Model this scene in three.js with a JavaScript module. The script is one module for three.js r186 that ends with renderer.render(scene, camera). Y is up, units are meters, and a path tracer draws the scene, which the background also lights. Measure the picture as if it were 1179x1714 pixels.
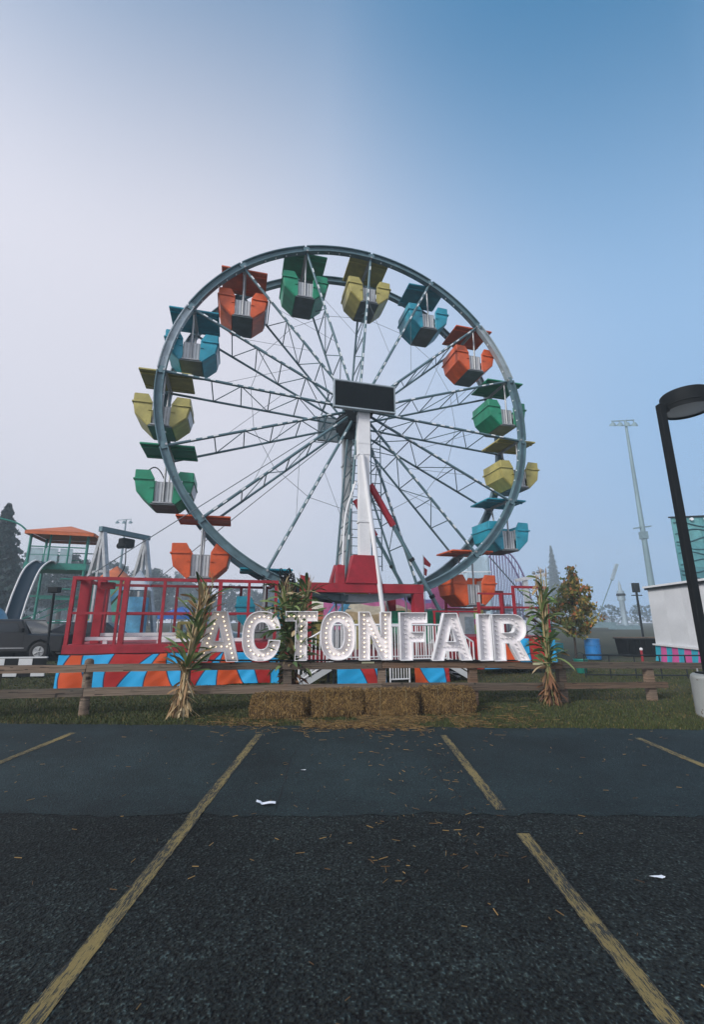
import * as THREE from 'three';
import { mergeGeometries, toCreasedNormals } from 'three/addons/utils/BufferGeometryUtils.js';
import { RoundedBoxGeometry } from 'three/addons/geometries/RoundedBoxGeometry.js';

// ------------------------------------------------------------------ camera, sky, sun, exposure
const scene = new THREE.Scene();
const camera = new THREE.PerspectiveCamera(98.84, 705 / 1024, 0.05, 2000);
camera.position.set(0, 1.6, 0);
camera.rotation.set(0.2394, 0, 0);
const renderer = new THREE.WebGLRenderer();
renderer.toneMapping = THREE.LinearToneMapping;
renderer.toneMappingExposure = 1.0;
renderer.shadowMap.enabled = true;

const SUN_AZ = -134 * Math.PI / 180, SUN_EL = 30 * Math.PI / 180;   // azimuth from the viewing direction, negative to the left
const sunDir = new THREE.Vector3(Math.sin(SUN_AZ) * Math.cos(SUN_EL), Math.sin(SUN_EL), -Math.cos(SUN_AZ) * Math.cos(SUN_EL));
{
  const W = 512, H = 256, d = new Float32Array(W * H * 4), v = new THREE.Vector3();
  const zen = [0.032, 0.19, 0.40], mid = [0.29, 0.51, 0.81], pale = [0.74, 0.745, 0.84];
  const mix = (a, b, t) => a + (b - a) * t, sm = (a, b, x) => { const t = Math.min(1, Math.max(0, (x - a) / (b - a))); return t * t * (3 - 2 * t); };
  for (let j = 0; j < H; j++) for (let i = 0; i < W; i++) {
    const el = ((j + 0.5) / H - 0.5) * Math.PI, a = ((i + 0.5) / W - 0.5) * 2 * Math.PI;
    v.set(Math.cos(a) * Math.cos(el), Math.sin(el), Math.sin(a) * Math.cos(el));
    const ang = Math.acos(Math.max(-1, Math.min(1, v.dot(sunDir)))) * 180 / Math.PI, e = Math.max(0, el * 180 / Math.PI);
    const az = Math.atan2(v.x, -v.z), daz = Math.abs(((az - SUN_AZ) * 180 / Math.PI + 540) % 360 - 180);
    const p = 1 - 0.95 * sm(112, 178, daz + 0.3 * Math.max(0, e - 28));    // the mist is thickest on the sun's side
    const z = 0.95 * sm(40, 75, e + (daz > 130 ? 0.26 : -0.09) * (daz - 130) * Math.min(1, (90 - e) / 30));   // clear blue towards the zenith
    const glow = 1 + 0.75 * Math.exp(-Math.pow(ang / 46, 2));
    for (let c = 0; c < 3; c++) {
      let x = mix(mid[c], pale[c], p);
      x = mix(x, zen[c], z);
      d[(j * W + i) * 4 + c] = x * glow;
    }
    d[(j * W + i) * 4 + 3] = 1;
  }
  const t = new THREE.DataTexture(d, W, H, THREE.RGBAFormat, THREE.FloatType);
  t.mapping = THREE.EquirectangularReflectionMapping; t.magFilter = THREE.LinearFilter; t.minFilter = THREE.LinearFilter; t.needsUpdate = true;
  scene.background = t; scene.environment = t;
}
const sun = new THREE.DirectionalLight(new THREE.Color(1, 0.95, 0.9), 3.2);
sun.position.copy(sunDir).multiplyScalar(80); sun.castShadow = true; sun.shadow.radius = 26;
Object.assign(sun.shadow.camera, { left: -40, right: 40, top: 40, bottom: -40, near: 1, far: 220 }); sun.shadow.mapSize.set(2048, 2048);
scene.add(sun, sun.target);
scene.fog = new THREE.FogExp2(new THREE.Color(0.78, 0.91, 1.0), 0.0028);

// ------------------------------------------------------------------ helpers
let seed = 20240921;
const rnd = () => { seed = (seed + 0x6D2B79F5) | 0; let t = Math.imul(seed ^ (seed >>> 15), 1 | seed); t = (t + Math.imul(t ^ (t >>> 7), 61 | t)) ^ t; return ((t ^ (t >>> 14)) >>> 0) / 4294967296; };
const rr = (a, b) => a + (b - a) * rnd();
const V = (x, y, z) => new THREE.Vector3(x, y, z);
const hash2 = (x, y) => { let h = Math.imul(x, 374761393) + Math.imul(y, 668265263); h = Math.imul(h ^ (h >>> 13), 1274126177); return ((h ^ (h >>> 16)) >>> 0) / 4294967296; };
function vnoise(x, y, per = 0) {
  const xi = Math.floor(x), yi = Math.floor(y), fx = x - xi, fy = y - yi, m = (n) => per ? ((n % per) + per) % per : n;
  const s = fx * fx * (3 - 2 * fx), t = fy * fy * (3 - 2 * fy);
  const a = hash2(m(xi), m(yi)), b = hash2(m(xi + 1), m(yi)), c = hash2(m(xi), m(yi + 1)), d = hash2(m(xi + 1), m(yi + 1));
  return a + (b - a) * s + (c - a) * t + (a - b - c + d) * s * t;
}
const fbm = (x, y, o = 4) => { let s = 0, a = 0.5, n = 0; for (let i = 0; i < o; i++) { s += a * vnoise(x, y); n += a; a *= 0.5; x *= 2.03; y *= 2.03; } return s / n; };
const used = {};
const numbered = (n) => { const k = used[n] || 0; used[n] = k + 1; return k ? n + '_' + String(k).padStart(3, '0') : n; };
function prep(g) {
  let o = g.index ? g.toNonIndexed() : g;
  for (const k of Object.keys(o.attributes)) if (!['position', 'normal', 'uv', 'color'].includes(k)) o.deleteAttribute(k);
  if (!o.attributes.normal) o.computeVertexNormals();
  if (!o.attributes.uv) o.setAttribute('uv', new THREE.BufferAttribute(new Float32Array(o.attributes.position.count * 2), 2));
  return o;
}
const merge = (a) => Array.isArray(a) ? (a.length === 1 ? prep(a[0]) : mergeGeometries(a.map(prep))) : a;
function mesh(name, geos, mat, parent) {
  const m = new THREE.Mesh(merge(geos), mat);
  m.castShadow = m.receiveShadow = true;
  m.name = parent ? name : numbered(name);
  (parent || scene).add(m);
  return m;
}
function tag(o, label, category, group, kind) { o.userData.label = label; o.userData.category = category; if (group) o.userData.group = group; if (kind) o.userData.kind = kind; return o; }
function structure(o) { o.userData.kind = 'structure'; return o; }
function thing(name, label, category, pos = [0, 0, 0], turn = 0, group) {
  const g = new THREE.Group(); g.name = numbered(name); g.position.set(...pos); g.rotation.y = turn; scene.add(g);
  return tag(g, label, category, group);
}
function sub(name, parent) { const g = new THREE.Group(); g.name = name; parent.add(g); return g; }
// box centred at x,y,z with uv in metres
function box(w, h, d, x = 0, y = 0, z = 0) {
  const g = new THREE.BoxGeometry(w, h, d), uv = g.attributes.uv, n = g.attributes.normal, off = [x * 0.37 + y * 0.61, z * 0.53 + y * 0.29];
  for (let i = 0; i < uv.count; i++) {
    const nx = Math.abs(n.getX(i)), ny = Math.abs(n.getY(i));
    const su = nx > 0.5 ? d : w, sv = ny > 0.5 ? d : h;
    uv.setXY(i, uv.getX(i) * su + off[0], uv.getY(i) * sv + off[1]);
  }
  return g.translate(x, y, z);
}
const spanBox = (x0, x1, y0, y1, z0, z1) => box(Math.abs(x1 - x0), Math.abs(y1 - y0), Math.abs(z1 - z0), (x0 + x1) / 2, (y0 + y1) / 2, (z0 + z1) / 2);
const UPV = V(0, 1, 0);
function aim(g, a, b) {
  const q = new THREE.Quaternion().setFromUnitVectors(UPV, b.clone().sub(a).normalize());
  return g.applyQuaternion(q).translate((a.x + b.x) / 2, (a.y + b.y) / 2, (a.z + b.z) / 2);
}
const tube = (a, b, r, seg = 8, r2 = r) => aim(new THREE.CylinderGeometry(r2, r, a.distanceTo(b), seg, 1), a, b);
const bar = (a, b, w, d = w) => aim(box(w, a.distanceTo(b), d), a, b);
const curveTube = (pts, r, n = 24, seg = 6) => new THREE.TubeGeometry(new THREE.CatmullRomCurve3(pts), n, r, seg, false);
const shapeOf = (p) => new THREE.Shape(p.map(([x, y]) => new THREE.Vector2(x, y)));
function extrude(pts, depth, holes = [], bevel = 0) {
  const s = shapeOf(pts); for (const h of holes) s.holes.push(new THREE.Path(h.map(([x, y]) => new THREE.Vector2(x, y))));
  return new THREE.ExtrudeGeometry(s, { depth, bevelEnabled: bevel > 0, bevelSize: bevel, bevelThickness: bevel, bevelSegments: 1, curveSegments: 8 });
}
const lathe = (p, n = 24) => new THREE.LatheGeometry(p.map(([x, y]) => new THREE.Vector2(x, y)), n);
const lin = (r, g, b) => new THREE.Color().setRGB(r, g, b);
function dataTex(n, m, fn, srgb = true, rx = 1, ry = 1) {
  const d = new Uint8Array(n * m * 4);
  for (let j = 0; j < m; j++) for (let i = 0; i < n; i++) { const c = fn(i / n, j / m, i, j), o = (j * n + i) * 4; d[o] = c[0]; d[o + 1] = c[1]; d[o + 2] = c[2]; d[o + 3] = 255; }
  const t = new THREE.DataTexture(d, n, m); t.wrapS = t.wrapT = THREE.RepeatWrapping; t.magFilter = THREE.LinearFilter; t.minFilter = THREE.LinearMipmapLinearFilter; t.generateMipmaps = true;
  if (srgb) t.colorSpace = THREE.SRGBColorSpace; t.repeat.set(rx, ry); t.needsUpdate = true; return t;
}
const cl = (x) => Math.max(0, Math.min(255, x));
const std = (o) => new THREE.MeshStandardMaterial({ side: THREE.DoubleSide, ...o });

// ------------------------------------------------------------------ materials
// blotchy, chipped paint shared by the painted steel (multiplies the paint's own colour)
const chipTex = dataTex(512, 512, (u, v) => {
  const n = vnoise(u * 40, v * 40, 40) * 0.5 + vnoise(u * 110, v * 110, 110) * 0.5, b = vnoise(u * 7, v * 7, 7) * 0.6 + vnoise(u * 17, v * 17, 17) * 0.4;
  const k = 205 + 50 * b; return n > 0.83 ? [k * 0.62, k * 0.5, k * 0.42] : [k, k, k];
}, true, 0.8, 0.8);
const chipBump = dataTex(256, 256, (u, v) => { const n = 110 + 90 * vnoise(u * 60, v * 60, 60) + 40 * vnoise(u * 9, v * 9, 9); return [n, n, n]; }, false, 1.6, 1.6);
const paint = (c, rough = 0.55, metal = 0) => std({ color: c, roughness: rough, metalness: metal, map: chipTex, bumpMap: chipBump, bumpScale: 0.0015 });
const softTex = dataTex(256, 256, (u, v) => { const b = 232 + 16 * vnoise(u * 5, v * 5, 5) + 7 * vnoise(u * 40, v * 40, 40); return [b, b, b]; }, true, 0.5, 0.5);
const cleanPaint = (c, rough = 0.5) => std({ color: c, roughness: rough, map: softTex, bumpMap: chipBump, bumpScale: 0.0008 });
const dullPaint = (c) => new THREE.MeshPhysicalMaterial({ side: THREE.DoubleSide, color: c, roughness: 0.7, specularIntensity: 0.35, map: softTex });
const M = {
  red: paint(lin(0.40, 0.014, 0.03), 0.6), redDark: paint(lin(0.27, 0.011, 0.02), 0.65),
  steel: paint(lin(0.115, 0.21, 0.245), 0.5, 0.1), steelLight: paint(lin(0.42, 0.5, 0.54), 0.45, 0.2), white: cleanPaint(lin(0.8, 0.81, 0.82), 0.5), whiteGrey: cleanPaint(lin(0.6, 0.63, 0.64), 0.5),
  galv: paint(lin(0.45, 0.47, 0.48), 0.42, 0.5), dark: dullPaint(lin(0.022, 0.028, 0.032)), black: dullPaint(lin(0.006, 0.0085, 0.010)),
  cable: std({ color: lin(0.10, 0.13, 0.15), roughness: 0.6 }), rubber: std({ color: lin(0.015, 0.015, 0.016), roughness: 0.9 }),
  orange: paint(lin(0.74, 0.115, 0.022), 0.42), green: paint(lin(0.006, 0.30, 0.155), 0.42), yellow: paint(lin(0.50, 0.44, 0.13), 0.45), blue: paint(lin(0.015, 0.34, 0.47), 0.42),
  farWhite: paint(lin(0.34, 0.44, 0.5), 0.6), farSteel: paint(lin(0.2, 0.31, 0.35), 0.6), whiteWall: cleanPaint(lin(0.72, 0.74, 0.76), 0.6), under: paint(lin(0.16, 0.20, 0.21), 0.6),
  lampCap: std({ color: lin(0.72, 0.76, 0.78), roughness: 0.35 }), screen: dullPaint(lin(0.003, 0.007, 0.009)),
  concrete: paint(lin(0.33, 0.35, 0.34), 0.9), mint: paint(lin(0.02, 0.26, 0.2), 0.5), glass: std({ color: lin(0.02, 0.025, 0.03), roughness: 0.1 }), teal: paint(lin(0.02, 0.3, 0.36), 0.5),
  purple: paint(lin(0.16, 0.1, 0.26), 0.5), pink: paint(lin(0.6, 0.16, 0.36), 0.55), tan: paint(lin(0.5, 0.38, 0.22), 0.6), cream: paint(lin(0.7, 0.64, 0.5), 0.6), sky: paint(lin(0.12, 0.42, 0.66), 0.55), lilac: paint(lin(0.28, 0.24, 0.55), 0.6),
  canvasOrange: paint(lin(0.66, 0.17, 0.06), 0.8), paperWhite: std({ color: lin(0.8, 0.82, 0.86), roughness: 0.8 }),
};
const woodTex = dataTex(512, 512, (u, v) => {
  const g = vnoise(u * 4, v * 70, 0) * 0.5 + vnoise(u * 9 + 3, v * 180, 0) * 0.5, b = vnoise(u * 5, v * 5, 5), k = vnoise(u * 12, v * 14, 0) > 0.9 ? 0.5 : 1, gap = vnoise(u * 2.2, v * 34, 0) > 0.86 ? 0.5 : 1;
  const m = (0.72 + 0.5 * g) * k * gap, r = b * 0.35;
  return [cl((118 + 22 * r) * m), cl((108 - 6 * r) * m), cl((98 - 22 * r) * m)];
}, true, 0.7, 2.2);
const woodBump = dataTex(256, 512, (u, v) => { const g = 255 * (vnoise(u * 4, v * 70, 0) * 0.6 + vnoise(u * 9 + 3, v * 180, 0) * 0.4); return [g, g, g]; }, false, 0.7, 2.2);
const woodA = std({ map: woodTex, bumpMap: woodBump, bumpScale: 0.006, roughness: 0.9, color: lin(1, 0.95, 0.88) }), woodB = std({ map: woodTex, bumpMap: woodBump, bumpScale: 0.006, roughness: 0.9, color: lin(0.72, 0.6, 0.5) }), woodC = std({ map: woodTex, bumpMap: woodBump, bumpScale: 0.006, roughness: 0.9, color: lin(0.55, 0.57, 0.56) });

// ------------------------------------------------------------------ the ground
const asphaltTex = (coarse) => dataTex(1024, 1024, (u, v, i, j) => {
  const f = coarse ? 1 : 1.35, g1 = vnoise(u * 190 * f | 0 ? u * Math.round(190 * f) : u, v * Math.round(190 * f), Math.round(190 * f)), g2 = vnoise(u * 420, v * 420, 420), g3 = hash2(i, j), big = vnoise(u * 6, v * 6, 6) * 0.5 + vnoise(u * 19, v * 19, 19) * 0.5;
  let k = coarse ? -6 + 46 * g1 + 16 * g2 + 15 * g3 + 12 * (big - 0.5) : 20 + 20 * g1 + 15 * g2 + 15 * g3 + 12 * (big - 0.5);
  if (g1 > (coarse ? 0.84 : 0.9)) k += 42 * g2; if (coarse && hash2(i >> 2, (j >> 2) + 977) > 0.988) k += 46 * hash2(i >> 2, j >> 2); if (g1 < 0.17) k -= coarse ? 20 : 10;
  const w = (hash2(i >> 2, j >> 2) - 0.5) * 6;
  return coarse ? [cl(k * 0.84 + w), cl(k * 1.0), cl(k * 0.98 - w)] : [cl(k * 0.74 + w), cl(k * 1.0), cl(k * 1.03 - w)];
}, true, 1 / 2.2, 1 / 2.2);
const asphaltBump = (coarse) => dataTex(1024, 1024, (u, v, i, j) => { const n = coarse ? 190 : 257; const k = 255 * (0.65 * vnoise(u * n, v * n, n) + 0.35 * vnoise(u * 420, v * 420, 420)); return [k, k, k]; }, false, 1 / 2.2, 1 / 2.2);
const dull = (o) => new THREE.MeshPhysicalMaterial({ side: THREE.DoubleSide, specularIntensity: 0.45, ...o });
const asphaltNear = dull({ map: asphaltTex(true), bumpMap: asphaltBump(true), bumpScale: 0.011, roughness: 0.95, vertexColors: true });
const asphaltFar = dull({ map: asphaltTex(false), bumpMap: asphaltBump(false), bumpScale: 0.005, roughness: 0.8, vertexColors: true });
function sheet(name, x0, x1, nearD, farD, y, mat, nx, nz, tint, edgeNear, edgeFar) {
  const g = new THREE.PlaneGeometry(1, 1, nx, nz), p = g.attributes.position, uv = g.attributes.uv, col = new Float32Array(p.count * 3);
  for (let i = 0; i < p.count; i++) {
    const s = p.getX(i) + 0.5, t = p.getY(i) + 0.5, x = x0 + (x1 - x0) * s;
    const a = edgeNear ? edgeNear(x) : nearD, b = edgeFar ? edgeFar(x) : farD, D = a + (b - a) * t;
    p.setXYZ(i, x, y, -D); uv.setXY(i, x, D);
    const c = tint ? tint(x, D) : [1, 1, 1]; col.set(c, i * 3);
  }
  g.setAttribute('color', new THREE.BufferAttribute(col, 3)); g.computeVertexNormals();
  const m = mesh(name, g, mat); return structure(m);
}
const lotEdge = (x) => 7.27 - 0.036 * x + 0.09 * (fbm(x * 1.7 + 9, 3) - 0.5) + 0.05 * (vnoise(x * 9, 1) - 0.5);
const seam = (x) => 4.2 + 0.34 * (fbm(x * 0.8, 5.5) - 0.5) + 0.05 * (vnoise(x * 8, 7) - 0.5) + 0.03 * (vnoise(x * 27, 9) - 0.5);
const wearTint = (x, D) => { const fine = vnoise(x * 5 + 3, D * 5); const a = fbm(x * 0.55 + 40, D * 0.55 + 11, 4), b = fbm(x * 2.2, D * 2.2 + 70, 3), st = fbm(x * 0.9 + 7, D * 0.35 + 2, 3); let k = 0.5 + 0.85 * a + 0.4 * (b - 0.5) + 0.12 * (fine - 0.5); if (st > 0.62) k *= 1 - 1.6 * (st - 0.62); return [k, k, k * 0.99]; };
// the field: short grass out to the tree line
const fieldTex = dataTex(512, 512, (u, v, i, j) => {
  const a = vnoise(u * 60, v * 60, 60), b = vnoise(u * 160, v * 160, 160), c = vnoise(u * 9, v * 9, 9), h = hash2(i, j), m = 0.55 + 0.35 * a + 0.3 * b + 0.3 * (h - 0.5), d = c * 0.6 + a * 0.4;
  return [cl((50 + 22 * d) * m), cl((62 - 2 * d) * m), cl((30 - 2 * d) * m)];
}, true, 1 / 2.6, 1 / 2.6);
const fieldMat = std({ map: fieldTex, bumpMap: fieldTex, bumpScale: 0.02, roughness: 0.95, vertexColors: true });
sheet('grass_field', -180, 180, -30, 190, -0.012, fieldMat, 120, 120, (x, D) => { const k = 0.75 + 0.55 * fbm(x * 0.21 + 3, D * 0.21 + 8); return [k, k * 0.98, k * 0.9]; });
sheet('grass_verge', -14, 14, 7, 16, 0.0, fieldMat, 110, 60, (x, D) => { const k = 0.7 + 0.6 * fbm(x * 0.7 + 3, D * 0.9 + 8), q = fbm(x * 1.3, D * 1.3 + 30); return [k * (1 + 0.25 * (q - 0.5)), k, k * 0.9]; }, (x) => lotEdge(x) - 0.1);
const near = sheet('asphalt_lot', -26, 26, -22, 7, 0.0, asphaltNear, 260, 180, wearTint, null, (x) => seam(x) + 0.25); near.position.y = 0.004;
const far = sheet('asphalt_strip', -26, 26, 4, 7, 0.0, asphaltFar, 900, 30, wearTint, seam, lotEdge); far.position.y = 0.008;
// crack filler: the seam and the long crack that runs towards the verge
const crackMat = std({ color: lin(0.008, 0.009, 0.01), roughness: 0.95 });
function crack(pts, w, y) {
  const pos = [], idx = [];
  for (let i = 0; i < pts.length; i++) {
    const [x, D] = pts[i], n = pts[Math.min(i + 1, pts.length - 1)], q = pts[Math.max(i - 1, 0)], tx = n[0] - q[0], tz = n[1] - q[1], l = Math.hypot(tx, tz) || 1, k = w * (0.35 + 1.3 * vnoise(i * 0.7, w * 900));
    pos.push(x - tz / l * k, y, -(D + tx / l * k), x + tz / l * k, y, -(D - tx / l * k));
    if (i) idx.push(2 * i - 2, 2 * i - 1, 2 * i, 2 * i - 1, 2 * i + 1, 2 * i);
  }
  const g = new THREE.BufferGeometry(); g.setAttribute('position', new THREE.Float32BufferAttribute(pos, 3)); g.setIndex(idx); g.computeVertexNormals();
  return structure(mesh('pavement_crack', prep(g), crackMat));
}
{
  const a = []; for (let i = 0; i <= 160; i++) { const x = -7 + i * 0.085; if (fbm(x * 0.8 + 3, 2) > 0.5) a.push([x, seam(x) - 0.01]); else if (a.length > 3) { crack(a.splice(0), 0.003, 0.006); } else a.length = 0; } if (a.length > 3) crack(a, 0.003, 0.006);
  const b = []; for (let i = 0; i <= 40; i++) { const D = 4.25 + i * 0.045; b.push([-0.66 + 0.10 * (fbm(i * 0.16, 2.2) - 0.5) - 0.05 * i / 40, D]); } crack(b, 0.005, 0.0125);
  const c = []; for (let i = 0; i <= 34; i++) { const D = 4.25 + i * 0.05; c.push([0.95 + 0.2 * (fbm(i * 0.14, 7.2) - 0.5), D]); } crack(c, 0.004, 0.0125);
}
// worn yellow bay lines
const lineTex = dataTex(256, 1024, (u, v, i, j) => {
  const n = vnoise(u * 22, v * 88, 0) * 0.45 + vnoise(u * 60, v * 240, 0) * 0.35 + hash2(i, j) * 0.2, big = vnoise(u * 3, v * 14, 0), t = 0.50 + 0.26 * (big - 0.5), e = Math.min(u, 1 - u) < 0.06 + 0.09 * vnoise(v * 40, 3) ? 0.1 : 0;
  const w = n + 0.5 * (big - 0.5) > t + 0.03 - e;
  const k = 0.8 + 0.4 * n; return w ? [34 * k, 38 * k, 38 * k] : [cl(140 * k), cl(122 * k), cl(72 * k)];
}, true, 1, 1);
const lineMat = std({ map: lineTex, bumpMap: asphaltNear.bumpMap, bumpScale: 0.004, roughness: 0.85 });
function bayLine(x, D0, D1, y, s) {
  const g = new THREE.PlaneGeometry(0.1, D1 - D0, 2, 90), p = g.attributes.position, uv = g.attributes.uv;
  for (let i = 0; i < p.count; i++) { const D = D0 + p.getY(i) + (D1 - D0) / 2, side = Math.sign(p.getX(i)); p.setXYZ(i, x + p.getX(i) + side * 0.008 * (vnoise(D * 17, s + side) - 0.5) + 0.02 * (fbm(D * 0.7, s) - 0.5), y, -D); uv.setXY(i, uv.getX(i), D * 0.27 + s * 0.31); }
  g.computeVertexNormals(); return structure(mesh('parking_line', g, lineMat));
}
bayLine(-1.32, 4.08, 6.82, 0.0125, 1); bayLine(-1.31, 0.5, 4.14, 0.0085, 2); bayLine(1.285, 4.26, 6.75, 0.0125, 3); bayLine(1.31, 0.5, 3.84, 0.0085, 4);
bayLine(-4.02, 4.08, 6.88, 0.0125, 5); bayLine(3.93, 4.3, 6.6, 0.0125, 6); bayLine(-4.0, 0.5, 4.1, 0.0085, 7); bayLine(3.95, 0.5, 4.1, 0.0085, 8);

// ------------------------------------------------------------------ the wheel (its own frame: x along the trailer, z towards the viewer, front rim at z = 0)
const RX = 0.23, RZ = -13.2, YAW = 0.2559, HUB = 8.308, RAD = 6.026, PH = -0.314, REAR = -1.4426;
const ride = (name, label, cat, group) => thing(name, label, cat, [RX, 0, RZ], YAW, group);
const rimAt = (k, r, z) => { const a = PH + k * Math.PI / 8; return V(r * Math.sin(a), HUB + r * Math.cos(a), z); };
function arcBox(r0, r1, z0, z1, a0, a1, n) {
  const pos = [], uv = [], q = (a, b, c, d, L) => { for (const p of [a, b, c, a, c, d]) { pos.push(...p); uv.push(p[0] * 0.7 + p[2], p[1] * 0.7 + p[2] * 0.3); } };
  const P = (r, a, z) => [r * Math.sin(a), HUB + r * Math.cos(a), z];
  for (let i = 0; i < n; i++) {
    const s = a0 + (a1 - a0) * i / n, t = a0 + (a1 - a0) * (i + 1) / n;
    q(P(r1, s, z1), P(r1, s, z0), P(r1, t, z0), P(r1, t, z1)); q(P(r0, s, z0), P(r0, s, z1), P(r0, t, z1), P(r0, t, z0));
    q(P(r0, s, z1), P(r1, s, z1), P(r1, t, z1), P(r0, t, z1)); q(P(r1, s, z0), P(r0, s, z0), P(r0, t, z0), P(r1, t, z0));
  }
  for (const a of [a0, a1]) q(P(r0, a, z0), P(r1, a, z0), P(r1, a, z1), P(r0, a, z1));
  const g = new THREE.BufferGeometry(); g.setAttribute('position', new THREE.Float32BufferAttribute(pos, 3)); g.setAttribute('uv', new THREE.Float32BufferAttribute(uv, 2)); g.computeVertexNormals(); return g;
}
{
  const w = ride('ferris_wheel', 'big steel ferris wheel of two rims and sixteen lattice spokes on the red trailer', 'ferris wheel');
  for (const [zc, nm] of [[0, 'front_rim'], [REAR, 'rear_rim']]) {
    const rim = sub(nm, w);
    for (let k = 0; k < 16; k++) {
      const a0 = PH + k * Math.PI / 8 + 0.006, a1 = PH + (k + 1) * Math.PI / 8 - 0.006;
      mesh('rim_segment', [arcBox(6.03, 6.205, zc - 0.018, zc + 0.018, a0, a1, 10), arcBox(6.205, 6.235, zc - 0.09, zc + 0.09, a0, a1, 10), arcBox(6.0, 6.03, zc - 0.09, zc + 0.09, a0, a1, 10)], k % 5 === 3 ? M.steelLight : M.steel, rim);
      const c = rimAt(k, 6.11, zc), pl = box(0.22, 0.17, 0.04); pl.rotateZ(-(PH + k * Math.PI / 8)); pl.translate(c.x, c.y, c.z + 0.045); mesh('splice_plate', pl, M.steel, rim);
    }
    // festoon lamp caps along the rim
    for (let k = 0; k < 16; k++) { const caps = []; for (let i = 1; i < 6; i++) { if (hash2(k * 3 + (zc < 0 ? 50 : 0), i) < 0.3) continue; const a = PH + (k + i / 6) * Math.PI / 8, b = box(0.04, 0.022, 0.04); b.rotateZ(-a); b.translate(5.985 * Math.sin(a), HUB + 5.985 * Math.cos(a), zc); caps.push(b); } mesh('lamp_strip', caps, M.lampCap, rim).userData.kind = 'stuff'; }
  }
  for (let k = 0; k < 16; k++) {
    const s = sub('spoke', w), f0 = rimAt(k, 0.42, -0.05), f1 = rimAt(k, 6.03, -0.03), r0 = rimAt(k, 0.42, REAR + 0.05), r1 = rimAt(k, 6.03, REAR + 0.03);
    mesh('front_chord', tube(f0, f1, 0.046, 8), M.steel, s); mesh('rear_chord', tube(r0, r1, 0.04, 8), M.steel, s);
    const at = (t, back) => (back ? r0 : f0).clone().lerp(back ? r1 : f1, t), st = [0.12, 0.28, 0.44, 0.6, 0.76];
    for (let i = 0; i < st.length; i++) { mesh('lacing_bar', tube(at(st[i], false), at(st[i], true), 0.02, 6), M.steel, s); if (i < st.length - 1) mesh('lacing_bar', tube(at(st[i], i % 2 === 0), at(st[i + 1], i % 2 === 1), 0.016, 6), M.steel, s); }
    const caps = []; for (let i = 0; i < 15; i++) { if (hash2(k, i) < 0.3) continue; const p = at(0.1 + 0.058 * i, false), q = at(0.1 + 0.058 * i + 0.026, false); const off = V(0, 0, 0.05); caps.push(bar(p.add(off), q.add(off), 0.04, 0.03)); }
    mesh('lamp_strip', caps, M.lampCap, s).userData.kind = 'stuff';
    mesh('axle', tube(rimAt(k, RAD, REAR - 0.1), rimAt(k, RAD, 0.1), 0.035, 8), M.galv, w);
    // thin stay wires between neighbouring spokes
    mesh('stay_wire', [tube(rimAt(k, 3.5, -0.02), rimAt(k + 1, 3.5, -0.02), 0.008, 4), tube(rimAt(k, 4.3, -0.02), rimAt(k + 1, 2.5, -0.02), 0.007, 4)], M.cable, w);
  }
  mesh('hub', [tube(V(0, HUB, 0.12), V(0, HUB, REAR - 0.12), 0.2, 20), tube(V(0, HUB, 0.0), V(0, HUB, -0.1), 0.5, 24), tube(V(0, HUB, REAR + 0.1), V(0, HUB, REAR), 0.5, 24), tube(V(0, HUB, 0.12), V(0, HUB, 0.42), 0.13, 16), tube(V(0, HUB, REAR - 0.12), V(0, HUB, REAR - 0.42), 0.13, 16)], M.dark, w);
}
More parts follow.
